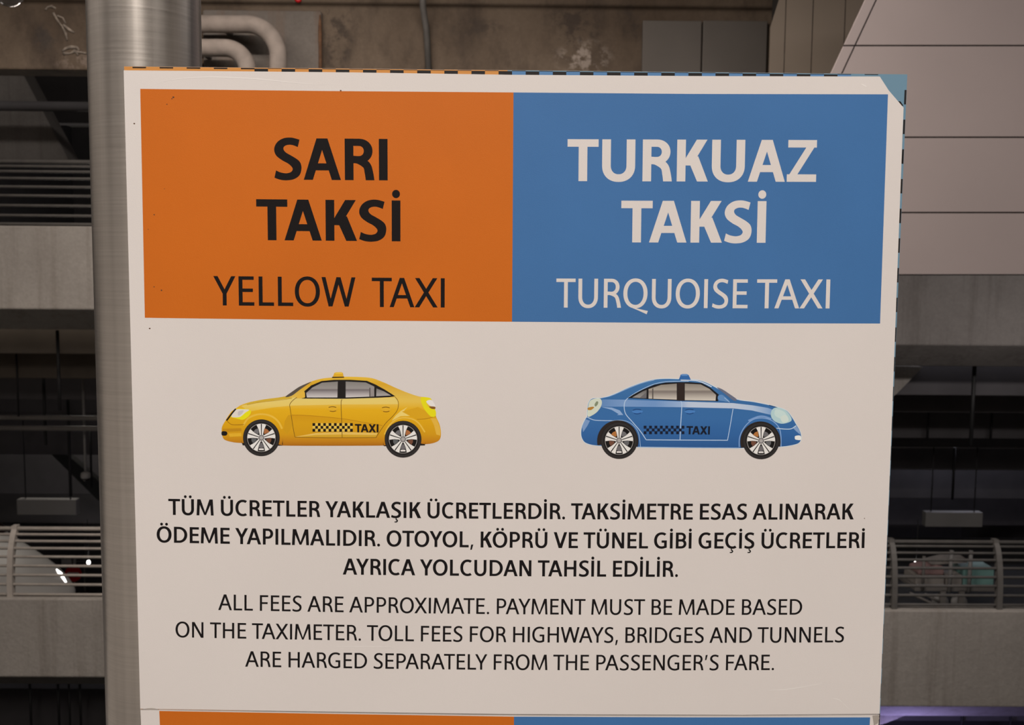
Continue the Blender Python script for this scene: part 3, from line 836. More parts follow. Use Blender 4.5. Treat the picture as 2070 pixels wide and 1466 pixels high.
def glyph(ch, wt):
    V, H, sb = WT[wt]
    Wd = WID[wt]
    base = {'Ü': 'U', 'Ö': 'O', 'İ': 'I', 'Ç': 'C', 'Ş': 'S'}.get(ch, ch)
    OV = 11                                                           # round letters overshoot
    w = Wd.get(base, 0); m_ = w / 2
    xl, xr = sb, w - sb
    bold = {'R': 0, 'S': .5, 'B': 1}[wt]
    P = []
    if base == 'A':
        ap = 54 + 42 * bold; t = V * 1.05; l = 3
        P = [diag(l, 0, m_ - ap, CAP, t, min(t, 2 * ap)), diag(w - l - t, 0, m_ + ap - min(t, 2 * ap), CAP, t, min(t, 2 * ap))]
        P.append([(m_ - ap, CAP), (m_ - ap + (m_ - ap - l) * -.06, CAP * .94), (m_ + ap + (m_ - ap - l) * .06, CAP * .94), (m_ + ap, CAP)])
        yb = 200 - 45 * bold; hb = H * (1 - .05 * bold)
        xa = lambda y: l + (m_ - ap - l) * y / CAP + 8
        P.append([(xa(yb), yb), (w - xa(yb), yb), (w - xa(yb + hb), yb + hb), (xa(yb + hb), yb + hb)])
    elif base == 'B':
        P = [rect(xl, 0, xl + V, CAP)] + bowl(xl + V * .5, 0, 374 + H * .2, w - 36 + 6 * bold, V, H * .97) + bowl(xl + V * .5, 374 - H * .8, CAP, w - 62 + 8 * bold, V * .97, H * .97)
    elif base in 'CG':
        cx = 36 + 325; l = 36 - 4 * bold
        if base == 'C':
            rx = 325
            P = arcring(l + rx, CAP / 2, rx, CAP / 2 + OV, V * 1.03, H, 57, 303, 34, 2.15)
        else:
            rx = 335
            xs = w - 72 + 10 * bold
            P = arcring(l + rx, CAP / 2, rx, CAP / 2 + OV, V * 1.04, H, 54, 290, 34, 2.15)
            last = P[-1]
            P.append(rect(xs - V * .96, 38, xs, 342))
            P.append(rect(xs - V * .96 - 118 + 10 * bold, 342 - H * .98, xs, 342))
            P.append([last[1], (xs, 38), (xs, 44 + H * .9), (xs - V, 44 + H * .62), last[2]])
    elif base == 'D':
        P = [rect(xl, 0, xl + V, CAP)] + bowl(xl + V * .5, 0, CAP, w - 36 + 4 * bold, V * 1.05, H * .97, .30, 2.05)
    elif base in 'EF':
        P = [rect(xl, 0, xl + V, CAP), rect(xl, CAP - H, w - 42 + 6 * bold, CAP), rect(xl, 314 - 30 * bold + (0 if base == 'E' else -18), w - 66 + 16 * bold, 314 - 30 * bold + (0 if base == 'E' else -18) + H)]
        if base == 'E': P.append(rect(xl, 0, w - 34 + 6 * bold, H))
    elif base == 'H':
        P = [rect(xl, 0, xl + V, CAP), rect(xr - V, 0, xr, CAP), rect(xl, 310 - 20 * bold, xr, 310 - 20 * bold + H * 1.03)]
    elif base == 'I':
        P = [rect(m_ - V / 2, 0, m_ + V / 2, CAP)]
    elif base == 'K':
        t = V * 1.22
        xs = xl + V
        P = [rect(xl, 0, xs, CAP)]
        P.append(diag(xs - 20 - t * .3, 318 - 60 * bold, w - 20 - t, CAP, t))
        P.append([(w - 1 - t * 1.02, 0), (w - 1, 0), (xs + 60 + t * .86, 412 - 5 * bold), (xs + 60 - 24 * bold, 360)])
    elif base == 'L':
        P = [rect(xl, 0, xl + V, CAP), rect(xl, 0, w - 22, H)]
    elif base == 'M':
        t = V * .98; x0, x1 = 44 - 8 * bold, 84 - 16 * bold
        vb = 62 + 40 * bold; ys_ = 4 + 30 * bold
        tt = t * 1.2
        P = [diag(x0, 0, x1, CAP, t), diag(w - x0 - t, 0, w - x1 - t, CAP, t),
             diag(m_ - vb / 2, ys_, x1, CAP, vb, tt), diag(m_ - vb / 2, ys_, w - x1 - tt, CAP, vb, tt)]
    elif base == 'N':
        v_ = V * .95; t = V * 1.16
        P = [rect(xl, 0, xl + v_, CAP), rect(xr - v_, 0, xr, CAP), [(xl, CAP), (xl + t, CAP), (xr, 0), (xr - t, 0)]]
    elif base in 'OQ':
        l = 36 - 4 * bold
        P = arcring(m_, CAP / 2, m_ - l, CAP / 2 + OV, V * 1.06, H, 0, 360, 48, 2.12)
        if base == 'Q':
            P += [[(m_ - 10, 8), (m_ + 30, -12), (w - 20, -72), (w - 52, -72 - H * .95), (m_ + 60, -52), (m_ - 60, -10)]]
    elif base == 'P':
        P = [rect(xl, 0, xl + V, CAP)] + bowl(xl + V * .5, 262 - 34 * bold, CAP, w - 36 + 4 * bold, V, H * .97, .40)
    elif base == 'R':
        yb = 296 - 20 * bold
        P = [rect(xl, 0, xl + V, CAP)] + bowl(xl + V * .5, yb, CAP, w - 64 + 14 * bold, V, H * .97, .42)
        c = spline([(xl + V * .6, yb + H * .5, H), (xl + V + 80, yb + H * .42, H), (w - 150 - 8 * bold, yb - 30, V * .9), (w - 92 - 22 * bold, 120, V * .97), (w - 14 - V * .5, -40, V)], 8)
        c = [p for p in c]
        rb = ribbon(c, V)
        rb = [[(x, max(0, y)) for x, y in q] for q in rb]
        P += rb
    elif base == 'S':
        pairs = [(712, 147, 700, 200), (655, 133, 662, 186), (600, 140, 630, 186), (558, 170, 608, 198), (540, 215, 605, 216), (552, 258, 620, 237), (590, 291, 655, 258), (632, 315, 690, 280),
                 (655, 336, 716, 306), (663, 355, 724, 348), (650, 374, 710, 396), (620, 382, 670, 425), (588, 378, 618, 433), (566, 370, 576, 428), (552, 362, 540, 415)]
        kk = .97 * (V / 152 * .55 + H / 121 * .45)
        A_, B_ = [], []
        for ox, oy, ix, iy in pairs:
            cx, cy, hx, hy = (ox + ix) / 2, (oy + iy) / 2, (ox - ix) / 2 * kk, (oy - iy) / 2 * kk
            A_.append((cx + hx, -(cy + hy))); B_.append((cx - hx, -(cy - hy)))
        A_, B_ = spline(A_, 6), spline(B_, 6)
        ax = [q[0] for q in A_ + B_]; ay = [q[1] for q in A_ + B_]
        l, r = 40 - 4 * bold, w - 42 + 8 * bold
        f = lambda q: (l + (q[0] - min(ax)) / (max(ax) - min(ax)) * (r - l), -OV + (q[1] - min(ay)) / (max(ay) - min(ay)) * (CAP + 2 * OV))
        A_, B_ = [f(q) for q in A_], [f(q) for q in B_]
        P = []
        for k in range(len(A_) - 1):
            P += [[A_[k], A_[k + 1], B_[k + 1]], [A_[k], B_[k + 1], B_[k]]]
    elif base == 'T':
        P = [rect(m_ - V / 2, 0, m_ + V / 2, CAP), rect(4, CAP - H, w - 4, CAP)]
    elif base == 'U':
        l = sb - 2; r_ = m_ - l
        yc = 255
        P = [rect(l, yc, l + V, CAP), rect(w - l - V, yc, w - l, CAP)] + arcring(m_, yc, r_, yc + OV, V, H * 1.02, 180, 360, 28, 2.2)
    elif base == 'V':
        t = V * 1.06; vb = 102 + 80 * bold; tb = min(vb, t)
        P = [diag(m_ - vb / 2, 0, 1, CAP, tb, t), diag(m_ + vb / 2 - tb, 0, w - 1 - t, CAP, tb, t)]
        P.append([(m_ - vb / 2, 0), (m_ + vb / 2, 0), (m_ + vb / 2 + 16, 46), (m_ - vb / 2 - 16, 46)])
    elif base == 'W':
        t = V * 1.03; vb = 96 + 70 * bold; tb = min(vb, t)
        x1, xm = w * .265, m_
        for s in (1, -1):
            f = (lambda q: q) if s == 1 else (lambda q: [(w - x, y) for x, y in q][::-1])
            P.append(f(diag(x1 - vb / 2, 0, 6, CAP, tb, t)))
            P.append(f(diag(x1 + vb / 2 - tb, 0, xm - t * .52, CAP, tb, t * 1.04)))
            P.append(f([(x1 - vb / 2, 0), (x1 + vb / 2, 0), (x1 + vb / 2 + 12, 50), (x1 - vb / 2 - 12, 50)]))
    elif base == 'X':
        t = V * 1.16
        P = [diag(4, 0, w - 12 - t, CAP, t), diag(w - 4 - t, 0, 12, CAP, t)]
    elif base == 'Y':
        t = V * 1.1; ym = 286 + 6 * bold
        P = [rect(m_ - V / 2, 0, m_ + V / 2, ym + 20), diag(m_ - V / 2 - 3, ym - 10, -1, CAP, t * .98, t), diag(m_ + V / 2 + 3 - t * .98, ym - 10, w + 1 - t, CAP, t * .98, t)]
    elif base == 'Z':
        t = V * 1.22
        P = [rect(42, CAP - H, w - 36, CAP), rect(30, 0, w - 34, H),
             [(30, 0), (30, H * .45), (w - 36 - t, CAP - H), (w - 36, CAP), (w - 36, CAP - H * .45), (30 + t, H)]]
    elif ch in '.,':
        r = 52 + 20 * bold; cx = 104 + 15 * bold
        P = [dot(cx, r - 9, r)] if ch == '.' else [[(cx - 24 - 8 * bold, 118), (cx + 62 + 16 * bold, 124), (cx + 6, -96), (cx - 58 - 12 * bold, -108)]]
        w = {'R': 207, 'S': 224, 'B': 237}[wt]
    elif ch == '’':
        P = [[(72, 664), (162, 674), (104, 448), (44, 440)]]; w = 206
    elif ch == ' ':
        w = Wd['sp']
    r = 56 + 9 * bold
    if ch in 'ÜÖ':
        for s in (-1, 1): P.append(dot(m_ + s * (106 + 6 * bold), CAP + 100, r))
    if ch == 'İ': P.append(dot(m_, CAP + 106, r + 4))
    if ch in 'ÇŞ':
        c0 = m_ + (24 if ch == 'Ç' else 0)
        P.append(rect(c0 - 24, -70, c0 + 22, 8))
        P += ribbon(spline([(c0 - 20, -62, 46), (c0 + 34, -84, 52), (c0 + 52, -128, 58), (c0 + 10, -166, 50), (c0 - 70, -168, 40)], 5), 50)
    return P, w

GC = {}
def glyph_tris(ch, wt):
    if (ch, wt) not in GC:
        P, w = glyph(ch, wt)
        if P:
            v, f = union(P)
            GC[ch, wt] = (v, f, w, min(x for x, y in v), max(x for x, y in v))
        else: GC[ch, wt] = ([], [], w, 0, w)
    return GC[ch, wt]

BASECH = {'Ü': 'U', 'Ö': 'O', 'İ': 'I', 'Ç': 'C', 'Ş': 'S'}
def layout(text, wt, track=0):
    x, out, prev = 0, [], None
    for ch in text:
        v, f, w, a, b__ = glyph_tris(ch, wt)
        if prev: x += KERN.get(BASECH.get(prev, prev) + BASECH.get(ch, ch), 0)
        out.append((x, v, f)); x += w + track; prev = ch
    x0 = min(o_[0] + min(p[0] for p in o_[1]) for o_ in out if o_[1]); x1 = max(o_[0] + max(p[0] for p in o_[1]) for o_ in out if o_[1])
    return out, x0, x1

def text_on(ink, text, wt, pl, pr, base, cap_px, color=None, track=0):
    """pl, pr: pixel x of the ink's left and right end; base: pixel points of the baseline (2 or 3)"""
    B = [plane(*p) for p in base]
    if len(B) == 2: B = [B[0], ((B[0][0] + B[1][0]) / 2, (B[0][1] + B[1][1]) / 2), B[1]]
    def bz(x):                                                       # quadratic through three points
        r_ = 0
        for i in range(3):
            t = B[i][1]
            for j in range(3):
                if i != j: t *= (x - B[j][0]) / (B[i][0] - B[j][0])
            r_ += t
        return r_
    yl, yr = base[0][1], base[-1][1]
    X0, X1 = plane(pl, yl - cap_px / 2)[0], plane(pr, yr - cap_px / 2)[0]
    pm = ((pl + pr) / 2, (yl + yr) / 2)
    cap = plane(pm[0], pm[1] - cap_px)[1] - plane(*pm)[1]
    out, a, b__ = layout(text, wt, track)
    sx, sz = (X1 - X0) / (b__ - a), cap / CAP
    for x, v, f in out:
        if not v: continue
        gx = X0 + (x + sum(p[0] for p in v) / len(v) - a) * sx
        sl = (bz(gx + .002) - bz(gx - .002)) / .004
        z0 = bz(gx)
        pts = []
        for p in v:
            dx = X0 + (x + p[0] - a) * sx - gx
            dz = p[1] * sz
            pts.append((gx + dx - dz * sl, z0 + dz + dx * sl))
        ink.tris(pts, f, [color] * len(pts) if color else None)

# ---- the sign itself
sign = empty('information_sign', (at(1035, 1400, YS).x, YS, .45), 'large white taxi information sign with orange and blue headings on steel post', 'sign')
x0, zt = plane(251, 134); x1 = plane(1834, 150)[0]; zt2 = plane(1834, 150)[1]
ZB = .45
board = MB().prism([(x0, ZB), (x1, ZB), (x1, zt2), (x0, zt)], YS, YS + .02).build('backing_board', M['board_edge'], sign)
MB().box((XP + .014, YS + .02, 1.5), (XP + .05, YS + .0325, 1.56)).build('bracket', M['steel'], sign)
MB().box((XP + .014, YS + .02, .7), (XP + .05, YS + .0325, .76)).build('bracket', M['steel'], sign)
# old printed face of the board: chequered border that still shows round the white sheet
YF = YS - .0003
ink = Ink(YF)
def quad_px(ink, q, color=None):
    p = [plane(*k) for k in q]
    ink.tris(p, [(0, 1, 2), (0, 2, 3)], [color] * 4 if color else None)
edge_y = lambda x: 134.5 + (x - 251) * 16 / 1583
O1, K1, B1 = (.66, .30, .075), (.012, .011, .012), (.10, .25, .50)
B2 = (.16, .30, .42)
PITCH_ = 27.4
ink.y = YS - .0002
quad_px(ink, [(251, edge_y(251)), (1026, edge_y(1026)), (1026, 1437), (284, 1437)], O1)
quad_px(ink, [(1026, edge_y(1026)), (1834, edge_y(1834)), (1779, 1443), (1026, 1440)], B2)
ink.y = YS - .0004
k = 0
x = 251 + 17
while x < 1800:
    xa, xb = x, min(x + PITCH_, 1833)
    if x > 250:
        c_ = K1 if k % 2 == 0 else (O1 if x < 1026 else B1)
        th = 3 if x < 520 else 1.7
        if c_ == K1: quad_px(ink, [(xa, edge_y(xa) + .5), (xb, edge_y(xb) + .5), (xb, edge_y(xb) + th), (xa, edge_y(xa) + th)], K1)
        c_ = K1 if k % 2 == 1 else (O1 if x < 1026 else B1)
        if x > 500 and x < 1700: quad_px(ink, [(xa, edge_y(xa) + 1.7), (xb, edge_y(xb) + 1.7), (xb, edge_y(xb) + 10), (xa, edge_y(xa) + 10)], c_)
    x += PITCH_; k += 1
# light printed rim along the very top
# right side dashes
y = 182
k = 0
ex = lambda y: 1834 - (y - 150) * 55 / 1293
while y < 1443:
    quad_px(ink, [(ex(y) - 4.2, y), (ex(y) - .4, y), (ex(y + 29) - .4, y + 29), (ex(y + 29) - 4.2, y + 29)], K1)
    if k != 0: quad_px(ink, [(ex(y + 29.5) - 9, y + 29.5), (ex(y + 29.5) - 4.4, y + 29.5), (ex(y + 59) - 4.4, y + 59), (ex(y + 59) - 9, y + 59)], K1)
    else: quad_px(ink, [(1814, 205), (1820, 205), (1826, 214), (1821, 214)], K1)
    y += 60; k += 1
ink.build('chequered_border', M['print'], board)

# white pasted sheet, corner cut away at upper right
def sheet(name, outline, mat, y0, y1, parent):
    return MB().prism([plane(*p) for p in outline], y0, y1).build(name, mat, parent)
YW = YS - .0008
poster = sheet('poster_sheet', [(250.5, 142.5), (700, 146.5), (1035, 151.5), (1400, 154), (1778, 155), (1796, 183), (1826, 218), (1813.3, 552), (1800, 915), (1777.5, 1443),
                                (1500, 1445), (1035, 1443.5), (660, 1438.5), (284, 1432.5)], M['sheet'], YW, YS - .0005, sign)
lower = sheet('lower_poster_sheet', [(284.2, 1433.6), (660, 1439.6), (1035, 1444.7), (1500, 1446), (1776.8, 1444.5), (1740, 2000), (310, 2000)], M['sheet'], YW + .0001, YS - .0005, sign)
YP = YW - .00004
def panel_ink(name, q, mat, parent, y=YP):
    i = Ink(y); P = [plane(*p) for p in q]
    i.tris(*union([P])); return i.build(name, mat, parent)
panel_ink('orange_panel', [(284, 180), (660, 184.3), (1038, 187.2), (1036.5, 420), (1035, 650.5), (660, 647.5), (293.3, 642.5)], M['orange'], poster)
panel_ink('blue_panel', [(1038, 187.2), (1400, 190.2), (1794.5, 191), (1778.5, 654.2), (1400, 653.2), (1035, 650.5), (1036.5, 420)], M['blue'], poster)
panel_ink('orange_panel', [(322.5, 1437), (680, 1443), (1039, 1448.5), (1039, 2000), (345, 2000)], M['orange'], lower)
panel_ink('blue_panel', [(1039, 1448.5), (1400, 1450), (1758.5, 1450), (1725, 2000), (1039, 2000)], M['blue'], lower)

YT2 = YP - .00004
def line(text, wt, pl, pr, base, cap, mat, track=0, words=None):
    i = Ink(YT2)
    if words:
        for tx, a, b__, bs in words: text_on(i, tx, wt, a, b__, bs, cap)
    else: text_on(i, text, wt, pl, pr, base, cap, track=track)
    o = i.build('lettering', mat, poster)
    return o
o = line('SARI', 'B', 554.7, 783.8, [(615, 363.7), (784, 364.9)], 83.8, M['black']); o['label'] = 'bold black heading SARI'
o = line('TAKSİ', 'B', 518.6, 809.6, [(550, 485.8), (800, 488)], 82.6, M['black']); o['label'] = 'bold black heading TAKSİ'
o = line('', 'R', 0, 0, 0, 59.2, M['black'], words=[('YELLOW', 432, 718.8, [(455, 617.6), (718, 620)]), ('TAXI', 751.8, 899, [(770, 620.8), (894, 621.8)])]); o['label'] = 'thin black heading YELLOW TAXI'
o = line('TURKUAZ', 'B', 1147.3, 1650.5, [(1178, 366.4), (1640, 367.9)], 84.6, M['white_ink']); o['label'] = 'bold white heading TURKUAZ'
o = line('TAKSİ', 'B', 1255.7, 1548.3, [(1285, 490.3), (1540, 491)], 84.3, M['white_ink']); o['label'] = 'bold white heading TAKSİ'
o = line('', 'R', 0, 0, 0, 58.6, M['white_ink'], words=[('TURQUOISE', 1124.6, 1511.5, [(1145, 621.9), (1505, 623.3)]), ('TAXI', 1529.8, 1677.4, [(1550, 623.4), (1675, 623.6)])]); o['label'] = 'thin white heading TURQUOISE TAXI'
o = line('TÜM ÜCRETLER YAKLAŞIK ÜCRETLERDİR. TAKSİMETRE ESAS ALINARAK', 'S', 340.6, 1725.8, [(355, 1040.9), (1000, 1048.7), (1725, 1050)], 32.3, M['black'])
o = line('ÖDEME YAPILMALIDIR. OTOYOL, KÖPRÜ VE TÜNEL GİBİ GEÇİŞ ÜCRETLERİ', 'S', 317, 1747.5, [(350, 1097), (970, 1106.6), (1743, 1107.8)], 32.2, M['black'])
o = line('AYRICA YOLCUDAN TAHSİL EDİLİR.', 'S', 693.1, 1370.4, [(700, 1161.4), (1030, 1164.6), (1355, 1166)], 32.4, M['black'])
o = line('ALL FEES ARE APPROXIMATE. PAYMENT MUST BE MADE BASED', 'R', 441.3, 1621.4, [(445, 1233), (977, 1241), (1610, 1242.4)], 31.6, M['black'])
o = line('ON THE TAXIMETER. TOLL FEES FOR HIGHWAYS, BRIDGES AND TUNNELS', 'R', 355, 1705.9, [(385, 1288.6), (1019, 1298), (1690, 1298.3)], 31.4, M['black'])
o = line('ARE HARGED SEPARATELY FROM THE PASSENGER’S FARE.', 'R', 495.7, 1564.6, [(500, 1347.5), (977, 1353.6), (1540, 1354.4)], 31.2, M['black'])

# ---- printed taxis
class Pic:
    """one printed picture: layers in picture units mapped to the sign, colour per corner"""
    def __init__(s, ox, oy, sc_, y): s.ox, s.oy, s.k, s.i, s.y, s.n = ox, oy, sc_, Ink(y), y, 0
    def map(s, p): return plane(s.ox + p[0] / s.k, s.oy + p[1] / s.k)
    def put(s, polys, colf):
        s.n += 1
        s.i.y = s.y - s.n * 3e-6
        if not callable(colf):
            c_ = s2l(colf); cf = lambda x, y: c_
        else: cf = colf
        v, f = union(polys)
        s.i.tris([s.map(p) for p in v], f, [tuple(min(1, q * g_) for q, g_ in zip(cf(*p), GAIN)) for p in v])
    def grad(s, poly, stops, axis=1, step=22):
        """outline filled with a tone that changes along one axis"""
        poly = ccw(poly)
        vs = [Vector(p) for p in poly]
        n = len(vs); ed = []
        lo = min(p[0] for p in poly) - 5, min(p[1] for p in poly) - 5; hi = max(p[0] for p in poly) + 5, max(p[1] for p in poly) + 5
        t = lo[axis] + 5
        while t < hi[axis]:
            t += step
            a = (lo[0], t) if axis else (t, lo[1]); b__ = (hi[0], t) if axis else (t, hi[1])
            vs += [Vector(a), Vector(b__)]; ed.append((len(vs) - 2, len(vs) - 1))
        ov, oe, of, _, _, orf = delaunay_2d_cdt(vs, ed, [list(range(n))], 0, 1e-4)
        S = [(p, s2l(c_)) for p, c_ in stops]
        def cf(p):
            q = p[axis]
            if q <= S[0][0]: return S[0][1]
            for (a, ca2), (b__, cb) in zip(S, S[1:]):
                if q <= b__:
                    u = (q - a) / (b__ - a); return tuple(x * (1 - u) + y * u for x, y in zip(ca2, cb))
            return S[-1][1]
        s.n += 1; s.i.y = s.y - s.n * 3e-6
        s.i.tris([s.map(p) for p in ov], [tuple(f) for f, o_ in zip(of, orf) if o_], [tuple(min(1, q * g_) for q, g_ in zip(cf(p), GAIN)) for p in ov])
    def stroke(s, P, w, c, sm=4): s.put(ribbon(spline(P, sm) if sm else P, w), c)
GAIN = (1.17, 1.31, 1.36)                                              # ink reflectance against its look under the warm lamps
def closed(P, n=5):
    out = []
    N = len(P)
    for i in range(N):
        p0, p1, p2, p3 = P[i - 1], P[i], P[(i + 1) % N], P[(i + 2) % N]
        for k in range(n):
            t = k / n
            out.append(tuple(.5 * (2 * p1[j] + (p2[j] - p0[j]) * t + (2 * p0[j] - 5 * p1[j] + 4 * p2[j] - p3[j]) * t * t + (3 * p1[j] - p0[j] - 3 * p2[j] + p3[j]) * t ** 3) for j in (0, 1)))
    return out
def circ(cx, cy, r, n=48, a0=0, a1=360): return [(cx + r * math.cos(math.radians(a0 + (a1 - a0) * k / n)), cy + r * math.sin(math.radians(a0 + (a1 - a0) * k / n))) for k in range(n if a1 - a0 == 360 else n + 1)]

def wheel(p, cx, cy, R, rim, tones):
    p.put([circ(cx, cy, R)], (20, 17, 17))
    p.put(ribbon(circ(cx, cy, (R + rim) / 2 + 5, 60, 0, 359.9), (R - rim) * .55), (44, 40, 40))
    p.put(ribbon(circ(cx, cy, rim, 60, 0, 359.9), 5), (150, 142, 140))
    p.put([circ(cx, cy, rim - 3)], (14, 12, 12))
    for a, t in tones:                                        # brake parts seen between the spokes
        A = math.radians(a)
        d = lambda r, w: (cx + r * math.cos(A) - w * math.sin(A), cy - r * math.sin(A) - w * math.cos(A))
        p.put([[d(rim * .36, -5), d(rim * .36, 5), d(rim * .68, 26), d(rim * .74, 0), d(rim * .68, -26)]], t)
    d = lambda A, r, w: (cx + r * math.cos(A) - w * math.sin(A), cy - r * math.sin(A) - w * math.cos(A))
    A = math.radians(270)
    p.put([[d(A, rim * .76, -20), d(A, rim * .76, 20), d(A, rim * .88, 22), d(A, rim * .88, -22)]], (225, 215, 212))
    for k in range(5):
        A = math.radians(90 + 72 * k)
        for sgn in (-1, 1):
            p.put([[d(A, rim * .16, sgn * 3), d(A, rim * .2, sgn * 13), d(A, rim * .60, sgn * 24), d(A, rim * .92, sgn * 42), d(A, rim * .985, sgn * 22), d(A, rim * .985, sgn * 4.5)]], (226, 218, 214))
    p.put([circ(cx, cy, rim * .2, 20)], (120, 114, 114))
    p.put([circ(cx, cy, rim * .13, 16)], (170, 162, 160))
    for k in range(5):
        A = math.radians(54 + 72 * k)
        p.put([circ(cx + rim * .24 * math.cos(A), cy - rim * .24 * math.sin(A), rim * .035, 8)], (170, 160, 160))

def chequer(p, x0, y0, x1, y1, dark, pale=None):
    nx, ny = 15, 3
    dx, dy = (x1 - x0) / nx, (y1 - y0) / ny
    for par, c_ in ((0, dark), (1, pale)):
        if c_ is None: continue
        for i in range(nx):
            for j in range(ny):
                if (i + j) % 2 == par:
                    p.put([rect(x0 + i * dx, y0 + j * dy, x0 + (i + 1) * dx, y0 + (j + 1) * dy)], c_)

def pic_text(p, text, x0, x1, yb, cap, c_):
    px = lambda x, y: (p.ox + x / p.k, p.oy + y / p.k)
    p.n += 1; p.i.y = p.y - p.n * 3e-6
    a, b__ = px(x0, yb), px(x1, yb + 2)
    text_on(p.i, text, 'B', a[0], b__[0], [a, b__], cap / p.k, s2l(c_))

# yellow taxi, nose to the left
p = Pic(430, 730, 4.3125, YT2)
body = closed([(255, 714), (180, 707), (110, 688), (88, 660), (80, 620), (84, 570), (112, 520), (132, 485), (165, 440), (200, 415), (250, 382), (330, 356), (450, 333), (560, 319), (640, 305),
               (720, 250), (790, 208), (870, 175), (950, 153), (1040, 143), (1150, 136), (1290, 139), (1390, 149), (1480, 181), (1600, 235), (1700, 276), (1790, 306), (1850, 314), (1895, 322),
               (1915, 345), (1932, 385), (1942, 440), (1948, 485), (1975, 545), (1988, 600), (1988, 660), (1968, 695), (1920, 715), (1855, 724), (1700, 728), (1490, 736), (1000, 738), (612, 736), (440, 724)], 4)
p.grad(body, [(135, (226, 182, 60)), (200, (214, 160, 38)), (300, (220, 178, 74)), (345, (226, 186, 80)), (420, (224, 168, 22)), (540, (216, 158, 14)), (640, (206, 146, 16)), (700, (192, 124, 18)), (738, (168, 100, 14))])
# hood and belt-line shine
p.grad([(250, 392), (340, 362), (450, 340), (640, 318), (740, 318), (800, 326), (1150, 326), (1590, 318), (1612, 345), (1618, 376), (1130, 378), (690, 388), (520, 405), (400, 425), (330, 440), (290, 420)],
       [(318, (226, 198, 112)), (380, (228, 196, 104)), (440, (226, 184, 60))])
p.put([[(640, 306), (560, 320), (450, 334), (330, 357), (262, 384), (350, 372), (520, 346), (700, 322)]], (206, 166, 50))
p.stroke([(300, 382), (420, 358), (560, 344), (690, 326)], 3, (170, 130, 40))
# lower dark facet of the doors
p.grad([(690, 470), (850, 474), (1125, 500), (1300, 530), (1475, 560), (1440, 622), (1425, 664), (718, 662)], [(470, (206, 146, 14)), (540, (212, 154, 16)), (664, (204, 144, 14))])
p.put([[(722, 660), (900, 626), (1130, 618), (1438, 625), (1424, 664)]], (226, 184, 92))
p.put([[(722, 662), (900, 644), (1130, 640), (1430, 645), (1424, 666)]], (208, 158, 40))
p.stroke([(690, 470), (850, 475), (1125, 501), (1300, 531), (1480, 562)], 4, (176, 120, 10))
# wing highlights
p.put(ribbon(spline([(268, 560), (310, 500), (380, 468), (450, 464), (520, 484), (575, 530), (606, 590)], 5), 16), (228, 180, 62))
p.put(ribbon(spline([(1500, 640), (1530, 575), (1590, 515), (1660, 494), (1740, 505), (1800, 545), (1850, 620)], 5), 12), (228, 182, 70))
p.put([[(630, 520), (660, 470), (690, 470), (700, 560), (650, 640), (618, 600)]], (204, 148, 18))
p.put([[(1600, 470), (1640, 435), (1700, 400), (1670, 430), (1720, 478), (1640, 480), (1560, 520)]], (232, 200, 110))
p.put([[(1650, 440), (1790, 400), (1850, 430), (1935, 490), (1780, 505), (1720, 478)]], (214, 158, 24))
p.stroke([(1780, 508), (1850, 504), (1945, 482)], 4, (160, 105, 14))
p.put([[(1950, 500), (1985, 590), (1985, 650), (1950, 640), (1930, 560), (1900, 500)]], (222, 172, 64))
p.stroke([(128, 524), (165, 552), (220, 556), (276, 552)], 5, (150, 98, 10))
p.put([[(90, 590), (250, 585), (254, 610), (140, 616), (86, 612)]], (190, 132, 16))
p.put([[(140, 630), (250, 626), (254, 655), (150, 660)]], (222, 168, 40))
# lamps
p.put([closed([(205, 420), (270, 415), (325, 425), (335, 450), (310, 485), (270, 510), (235, 508), (170, 490), (160, 480)], 4)], (228, 214, 20))
p.put([closed([(200, 425), (265, 420), (320, 425), (285, 450), (240, 486), (185, 490), (165, 480)], 4)], (220, 208, 200))
p.put([closed([(225, 440), (270, 430), (255, 460), (225, 475)], 4)], (196, 186, 186))
p.stroke([(203, 416), (170, 455), (140, 495), (122, 518)], 13, (22, 14, 10), 4)
p.put([closed([(82, 614), (118, 613), (130, 630), (118, 648), (82, 646)], 4)], (18, 14, 16))
p.put([closed([(1815, 318), (1890, 320), (1905, 340), (1870, 350), (1870, 380), (1895, 410), (1940, 425), (1944, 478), (1905, 484), (1860, 440), (1830, 390)], 4)], (226, 210, 20))
p.put([closed([(1862, 352), (1905, 338), (1932, 370), (1938, 398), (1895, 390)], 4)], (226, 216, 212))
p.put([closed([(1888, 396), (1938, 398), (1938, 416), (1910, 416)], 4)], (130, 84, 30))
# glasshouse
p.put([closed([(634, 312), (690, 302), (760, 250), (830, 202), (862, 182), (838, 188), (760, 222), (700, 262)], 3)], (84, 74, 66))
p.put([[(778, 326), (792, 300), (800, 262), (860, 212), (950, 174), (1060, 163), (1200, 163), (1345, 172), (1420, 204), (1500, 248), (1592, 306), (1540, 314), (1420, 320), (1150, 328)]], (24, 20, 20))
GL_ = [(175, (128, 122, 118)), (240, (150, 142, 140)), (250, (112, 102, 104)), (285, (170, 160, 162)), (322, (208, 198, 196))]
p.grad([(822, 317), (816, 278), (870, 230), (955, 188), (1092, 178), (1088, 317)], GL_, step=9)
p.grad([(1160, 178), (1335, 186), (1410, 222), (1408, 308), (1160, 317)], GL_, step=9)
p.grad([(1428, 238), (1490, 262), (1556, 300), (1426, 306)], [(238, (110, 104, 100)), (306, (170, 162, 160))], step=9)
p.put([[(1366, 232), (1376, 232), (1376, 310), (1366, 311)]], (90, 82, 82))
p.put([[(1376, 236), (1406, 240), (1406, 308), (1376, 310)]], (146, 136, 134))
p.put([[(1094, 172), (1156, 172), (1158, 326), (1090, 328)]], (26, 22, 22))
